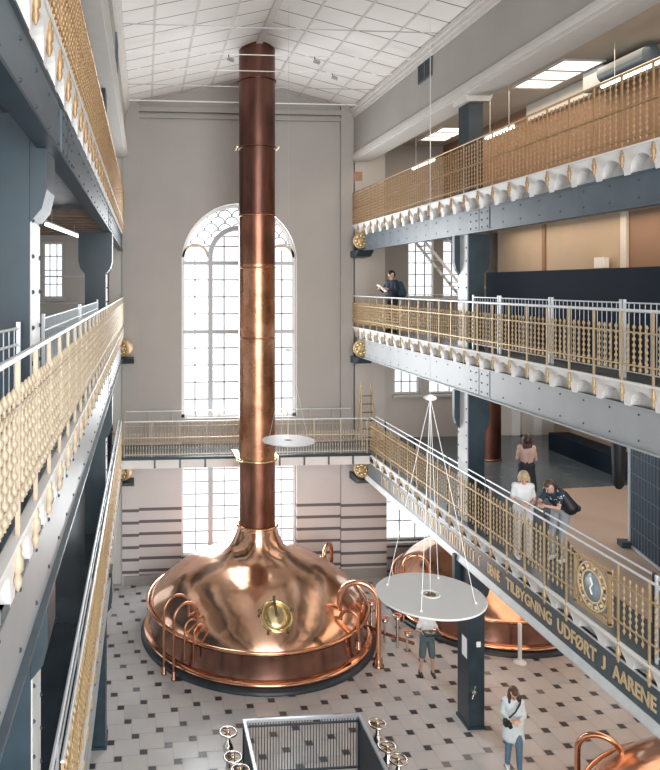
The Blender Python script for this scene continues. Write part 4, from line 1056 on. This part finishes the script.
def person(label, loc, rz, J, skin, hair, hair_long, top, topname, topm, bottom, botname, botm, shoes=None, shoem='white_paint', scale=1.0, group=None, sleeves='short', longtop=None):
    """local frame: faces +y, x to the person's right = -x ... J: joints"""
    r = thing('person', label, 'person', loc, group, rz); r.scale = (scale,) * 3
    D = dict(pel=V((0, 0, .98)), wst=V((0, 0, 1.10)), chest=V((0, .0, 1.32)), neck=V((0, .0, 1.47)), head=V((0, .03, 1.60)), look=V((0, 1, -.2)),
             shL=V((-.145, 0, 1.41)), shR=V((.145, 0, 1.41)), elL=V((-.20, -.02, 1.13)), elR=V((.20, -.02, 1.13)), wrL=V((-.23, .08, .90)), wrR=V((.23, .08, .90)),
             hdL=V((0, .2, -1)), hdR=V((0, .2, -1)), hipL=V((-.09, 0, .92)), hipR=V((.09, 0, .92)), knL=V((-.10, .02, .50)), knR=V((.10, .02, .50)), anL=V((-.11, -.02, .09)), anR=V((.11, -.02, .09)))
    D.update({k: V(v) for k, v in J.items()})
    up = (D['chest'] - D['wst']).normalized()
    b_ = MB()
    def torso(mb, g, z_low=0):
        mb.caps(D['pel'] - V((.07, 0, 0)), D['pel'] + V((.07, 0, 0)), .105 + g)
        mb.caps(D['pel'] - V((.04, 0, 0)), D['wst'] - V((.04, 0, 0)), .10 + g, .088 + g); mb.caps(D['pel'] + V((.04, 0, 0)), D['wst'] + V((.04, 0, 0)), .10 + g, .088 + g)
        sx = (D['shR'] - D['shL']).normalized()
        mb.caps(D['wst'] - sx * .04, D['chest'] - sx * .075, .088 + g, .10 + g); mb.caps(D['wst'] + sx * .04, D['chest'] + sx * .075, .088 + g, .10 + g)
        mb.caps(D['chest'] - sx * .075, D['shL'] + sx * .02, .10 + g, .062 + g); mb.caps(D['chest'] + sx * .075, D['shR'] - sx * .02, .10 + g, .062 + g)
        mb.caps(D['shL'], D['shR'], .058 + g)
        mb.caps(D['chest'], D['neck'] - up * .03, .09 + g, .055 + g)
    torso(b_, 0)
    b_.caps(D['neck'] - up * .05, D['head'] - up * .03, .052, .048)
    look = D['look'].normalized(); hd = D['head']; side = look.cross(V((0, 0, 1))).normalized(); hup = side.cross(look).normalized()
    b_.caps(hd + hup * .035 - look * .015, hd + hup * .02 - look * .02, .094, .09, 14); b_.caps(hd - hup * .03 + look * .015, hd - hup * .075 + look * .035, .066, .040, 12)
    b_.caps(hd + look * .085 + hup * .005, hd + look * .108 - hup * .022, .010, .014, 8)       # nose
    for s_ in (-1, 1): b_.caps(hd + side * s_ * .088 + hup * .01, hd + side * s_ * .09 - hup * .03 + look * .006, .014, .010, 6)
    for q in 'LR':
        b_.caps(D['sh' + q], D['el' + q], .050, .038); b_.caps(D['el' + q], D['wr' + q], .038, .026)
        fw = (D['wr' + q] - D['el' + q]).normalized()
        pal = V((.6 if q == 'L' else -.6, .2, -.5)); th = V((1 if q == 'L' else -1, .5, .6))
        hand(b_, D['wr' + q], (fw + D['hd' + q].normalized() * .5), pal, th)
        b_.caps(D['hip' + q], D['kn' + q], .085, .055); b_.caps(D['kn' + q], D['an' + q], .056, .036)
        b_.caps(D['kn' + q].lerp(D['an' + q], .25) - V((0, .012, 0)), D['kn' + q].lerp(D['an' + q], .5), .05, .042)
        b_.caps(D['an' + q] - V((0, .03, .04)), D['an' + q] + V((0, .13, -.055)), .038, .028)
    body = voxel(b_, 'body', M[skin], r, .0085, 2)
    for s_ in (-1, 1): e = MB(); e.ball(hd + look * .086 + side * s_ * .032 + hup * .012, .010, seg=8, rings=6); e.build('eye', M['eye'], r, world=False)
    e = MB(); e.caps(hd + look * .090 - side * .018 - hup * .052, hd + look * .090 + side * .018 - hup * .052, .006); e.build('mouth', M['lip'], r, world=False)
    h = MB(); h.caps(hd + hup * .040 - look * .045, hd + hup * .0 - look * .055, .098, .092, 14)
    h.caps(hd + hup * .078 + look * .012, hd + hup * .06 - look * .03, .070, .088, 12)
    if hair_long:
        for s_ in (-1, 0, 1): h.caps(hd - look * .05 + side * s_ * .055, hd - look * .075 + side * s_ * .07 - V((0, 0, hair_long)), .055, .045, 10)
        for s_ in (-1, 1): h.caps(hd + hup * .03 + side * s_ * .08, hd + side * s_ * .09 - V((0, 0, hair_long * .9)) , .03, .028, 8)
    voxel(h, 'hair', M[hair], r, .012, 2)
    t = MB(); torso(t, .014)
    for q in 'LR':
        if sleeves == 'short': t.caps(D['sh' + q], D['sh' + q].lerp(D['el' + q], .62), .057, .054)
        elif sleeves == 'long': t.caps(D['sh' + q], D['el' + q], .062, .052); t.caps(D['el' + q], D['el' + q].lerp(D['wr' + q], .88), .052, .040)
    if longtop:
        for s_ in (-1, 1): t.caps(D['pel'] + V((s_ * .07, 0, 0)), D['pel'] + V((s_ * .085, .0, -longtop)), .125, .135)
        t.caps(D['pel'], D['pel'] + V((0, 0, -longtop)), .13, .135)
        t.caps(D['pel'] - V((.07, 0, -.03)), D['pel'] + V((.07, 0, .03)), .143)
    voxel(t, topname, M[topm], r, .012, 3)
    u = MB()
    u.caps(D['pel'] - V((.07, 0, 0)), D['pel'] + V((.07, 0, 0)), .128); u.caps(D['pel'] - V((.05, 0, -.06)), D['pel'] + V((.05, 0, .06)), .108)
    if bottom == 'skirt':
        for s_ in (-1, 0, 1): u.caps(D['pel'] + V((s_ * .06, 0, 0)), V((s_ * .10, .0, .42)), .125, .14)
    else:
        cut = {'long': .93, 'shorts': -1}[bottom]
        for q in 'LR':
            if cut < 0: u.caps(D['hip' + q], D['hip' + q].lerp(D['kn' + q], .92), .100, .088)
            else: u.caps(D['hip' + q], D['kn' + q], .100, .070); u.caps(D['kn' + q], D['kn' + q].lerp(D['an' + q], cut), .070, .054)
    voxel(u, botname, M[botm], r, .012, 3)
    for q in 'LR':
        s_ = MB(); a_ = D['an' + q]; s_.caps(a_ - V((0, .035, .042)), a_ + V((0, .14, -.055)), .048, .036); s_.caps(a_ - V((0, .03, 0)), a_ - V((0, .03, .04)), .045, .048)
        for i, v in enumerate(s_.v): s_.v[i] = (v[0], v[1], max(v[2], a_.z - .09))
        s_.build('shoe', M[shoem], r, world=False)
    return r
def extra(r, name, fn, m_, vox=.012):
    mb = MB(); fn(mb); return voxel(mb, name, M[m_], r, vox, 2) if vox else mb.build(name, M[m_], r, world=False)

# ground floor: woman with white shirt dress and camera
pw_ = person('person in long white shirt and jeans with black camera bag on the tiled floor', (7.66, 13.88, 0), math.radians(160),
    dict(look=(-.15, .8, -.6), head=(0, .05, 1.59), elL=(-.21, -.02, 1.13), elR=(.21, -.02, 1.13), wrL=(-.08, .25, 1.16), wrR=(.09, .25, 1.14), hdL=(.8, .3, .1), hdR=(-.8, .3, .1), anL=(-.10, .12, .09), knL=(-.09, .12, .5)),
    'skin', 'hair_brown', .20, 1, 'shirt', 'cloth_coat', 'long', 'jeans', 'cloth_jeans', shoem='white_paint', sleeves='long', longtop=.30)
# camera bag and strap are held: separate things
r = thing('camera_bag', 'black camera bag on a strap worn by the person in white on the ground', 'bag', (7.50, 13.72, 1.1))
mb = MB(); mb.box(7.37, 7.51, 13.66, 13.76, 1.02, 1.15); mb.rod((7.44, 13.66, 1.08), (7.44, 13.58, 1.07), .045, 12); mb.build('bag', M['black'], r)
mb = MB(); mb.tube([(7.47, 13.70, 1.18), (7.58, 13.66, 1.32), (7.70, 13.70, 1.45), (7.80, 13.84, 1.50)], .018, 6); mb.build('strap', M['black'], r)
# ground floor: man in shorts under the near disc
person('person in pale t-shirt and dark shorts standing below the nearer hanging disc', (7.30, 17.40, 0), math.radians(175),
    dict(look=(0, .8, -.5), elL=(-.27, .02, 1.17), elR=(.27, .02, 1.17), wrL=(-.13, .26, 1.22), wrR=(.13, .26, 1.22), hdL=(.8, .5, .2), hdR=(-.8, .5, .2), anL=(-.15, 0, .09), anR=(.16, -.02, .09), knL=(-.12, .03, .5), knR=(.13, .03, .5)),
    'skin_tan', 'hair_dark', 0, 1, 't_shirt', 'cloth_white', 'shorts', 'shorts', 'cloth_shorts', shoem='black', sleeves='short')
mb = MB(); mb.box(7.10, 7.50, 16.98, 17.24, 1.20, 1.24); tag(mb.build('clipboard', M['steel_dark']), 'dark flat board held by the person in shorts', 'board')
# lower right gallery
person('person seen from behind in pink top and dark skirt with long dark hair', (9.30, 16.25, L1), math.radians(-20),
    dict(look=(-.2, 1, 0), elL=(-.21, .02, 1.14), elR=(.21, .02, 1.14), wrL=(-.15, .25, 1.25), wrR=(.15, .25, 1.25), hdL=(.3, .5, .6), hdR=(-.3, .5, .6)),
    'skin', 'hair_auburn', .17, 1, 'blouse', 'cloth_pink', 'skirt', 'skirt', 'cloth_black', shoem='black', sleeves='short', scale=1.0)
person('person with blond hair and white t-shirt looking down at a phone', (7.46, 13.16, L1), math.radians(165),
    dict(look=(.1, .8, -.6), head=(0, .06, 1.58), elL=(-.21, .0, 1.13), elR=(.21, .0, 1.13), wrL=(-.08, .25, 1.12), wrR=(.10, .26, 1.13), hdL=(.8, .4, .2), hdR=(-.8, .4, .2)),
    'skin', 'hair_blond', .06, 1, 't_shirt', 'cloth_white', 'long', 'trousers', 'cloth_white', shoem='white_paint', sleeves='short')
mb = MB(); mb.box(7.38, 7.46, 12.82, 12.96, L1 + 1.13, L1 + 1.145); tag(mb.build('phone', M['black']), 'dark phone held by the blond person in white', 'phone')
pb_ = person('person in spotted navy shirt and pale trousers leaning on the lower right railing', (8.06, 12.98, L1), math.radians(118),
    dict(pel=(0, -.12, .98), wst=(0, -.06, 1.10), chest=(0, .10, 1.27), neck=(0, .20, 1.37), head=(0, .29, 1.47), look=(.1, .8, -.55), shL=(-.15, .13, 1.36), shR=(.15, .13, 1.36), elL=(-.20, .32, 1.12), elR=(.20, .32, 1.12), wrL=(-.06, .50, 1.16), wrR=(.06, .50, 1.16), hdL=(.6, .5, 0), hdR=(-.6, .5, 0), hipL=(-.09, -.10, .92), hipR=(.09, -.10, .92)),
    'skin', 'hair_brown', 0, 1, 'shirt', 'cloth_spotted', 'long', 'trousers', 'cloth_grey', shoem='white_paint', sleeves='short')
r = thing('backpack', 'black backpack worn by the leaning person in the spotted shirt', 'backpack', (8.2, 12.87, L1 + 1.05))
mb = MB(); mb.caps((8.22, 12.93, L1 + 1.10), (8.10, 13.0, L1 + 1.32), .13, .10, 14); mb.caps((8.19, 12.76, L1 + 1.10), (8.06, 12.82, L1 + 1.32), .13, .10, 14); mb.caps((8.22, 12.9, L1 + 1.08), (8.19, 12.78, L1 + 1.08), .13, .13, 14); mb.build('pack', M['black'], r)
mb = MB(); mb.caps((8.33, 12.90, L1 + 1.08), (8.31, 12.76, L1 + 1.08), .07, .07, 12); mb.build('pocket', M['cloth_navy'], r)
for dx in (-1, 1):
    mb = MB(); mb.tube([(8.11 + dx * .05, 12.90 + dx * .11, L1 + 1.38), (7.98 + dx * .05, 12.98 + dx * .11, L1 + 1.44), (7.88 + dx * .05, 13.02 + dx * .11, L1 + 1.30)], .016, 6); mb.build('strap', M['black'], r)
# middle right gallery far end
person('person in dark clothes holding a pale sheet at the far middle right railing', (7.55, 20.6, L2), math.radians(120),
    dict(look=(0, .9, -.3), elL=(-.24, .1, 1.16), elR=(.24, .1, 1.16), wrL=(-.16, .36, 1.22), wrR=(.14, .36, 1.22), hdL=(.3, .8, .2), hdR=(-.3, .8, .2)),
    'skin', 'hair_dark', 0, 1, 'jacket', 'cloth_navy', 'long', 'trousers', 'cloth_black', shoem='black', sleeves='long', scale=1.06)
r = thing('backpack', 'dark teal backpack on the person at the far middle right railing', 'backpack', (7.75, 20.5, L2 + 1.1))
mb = MB(); mb.caps((7.76, 20.56, L2 + 1.16), (7.72, 20.57, L2 + 1.42), .13, .10, 14); mb.caps((7.80, 20.40, L2 + 1.16), (7.74, 20.42, L2 + 1.42), .13, .10, 14); mb.build('pack', M['cloth_teal'], r)
mb = MB(); mb.tube([(7.70, 20.53, L2 + 1.5), (7.55, 20.60, L2 + 1.55), (7.44, 20.55, L2 + 1.38)], .018, 6); mb.build('strap', M['black'], r)
mb = MB(); mb.add([(7.04, 20.30, L2 + 1.42), (7.24, 20.12, L2 + 1.22), (7.26, 20.42, L2 + 1.20), (7.06, 20.60, L2 + 1.40)], [(0, 1, 2, 3)]); 
mb.add([(7.04, 20.30, L2 + 1.428), (7.24, 20.12, L2 + 1.228), (7.26, 20.42, L2 + 1.208), (7.06, 20.60, L2 + 1.408)], [(0, 1, 2, 3)])
tag(mb.build('paper_sheet', M['white_paint']), 'pale sheet held out by the person at the far middle right railing', 'paper')
# lower left gallery
person('person in black jacket standing at the far end of the lower left gallery', (-.98, 21.75, L1), math.radians(-80),
    dict(look=(0, .9, -.3)), 'skin', 'hair_dark', 0, 1, 'jacket', 'cloth_black', 'long', 'trousers', 'cloth_black', shoem='black', sleeves='long')

# ------------------------------------------------------------------ fine placement of the free-standing things
FIXED = {'railing', 'girder', 'rosette', 'handrail', 'tie rod', 'beam', 'barrier panel', 'medallion', 'vent', 'sign', 'joist'}
bpy.context.view_layer.update()
for o in list(S.objects):
    if o.parent is None and o.get('category') and o['category'] not in FIXED:
        y = o.location.y if o.type == 'EMPTY' else sum(c[1] for c in o.bound_box) / 8 + o.location.y
        o.location.x -= .0058 * y

# ------------------------------------------------------------------ light
w = bpy.data.worlds.new('world'); S.world = w; w.use_nodes = True; nt = w.node_tree
bg = nt.nodes['Background']; bg.inputs['Color'].default_value = (.93, .97, 1.0, 1); bg.inputs['Strength'].default_value = 1.15
def area(name, loc, rot, sx, sy, power, color=(1, 1, 1)):
    l = bpy.data.lights.new(name, 'AREA'); l.shape = 'RECTANGLE'; l.size = sx; l.size_y = sy; l.energy = power; l.color = color
    o = bpy.data.objects.new(name, l); COL.objects.link(o); o.location = loc; o.rotation_euler = rot; return o
WARM = (1, .78, .56)
area('gallery_lamps_ground_right', (10.5, 13, L1 - .3), (0, 0, 0), 3, 16, 150, (1, .74, .56))
area('gallery_lamps_lower_right', (10.8, 14, L2 - .3), (0, 0, 0), 4, 16, 170, (1, .9, .82))
area('gallery_lamps_middle_right', (11.0, 14, L3 - .3), (0, 0, 0), 1.5, 16, 150, WARM)
area('gallery_lamps_upper_right', (9.3, 14, 14.75), (0, 0, 0), 1.5, 16, 160, WARM)
area('window_daylight', (CX, YW + .1, 7.5), (-PI / 2, 0, 0), 3.6, 12, 900, (.95, .98, 1))
area('hall_fill', (3.4, -9, 9.5), (math.radians(90), 0, 0), 14, 15, 2600, (1, .99, .98))  # unseen fill light added behind the camera to brighten the hall

# ------------------------------------------------------------------ camera
cd = bpy.data.cameras.new('camera'); cam = bpy.data.objects.new('camera', cd); COL.objects.link(cam); S.camera = cam
cam.location = (0, 0, 10); cam.rotation_euler = (PI / 2, 0, -math.radians(4.655))
cd.sensor_fit = 'HORIZONTAL'; cd.sensor_width = 36; cd.lens = 36 * 700 / 660
cd.shift_x = (330 - 202) / 660; cd.shift_y = -(385 - 285) / 660; cd.clip_start = .05; cd.clip_end = 200
vs = S.view_settings; vs.view_transform = 'Standard'; vs.look = 'None'; vs.gamma = 1; vs.exposure = .7; vs.use_curve_mapping = False
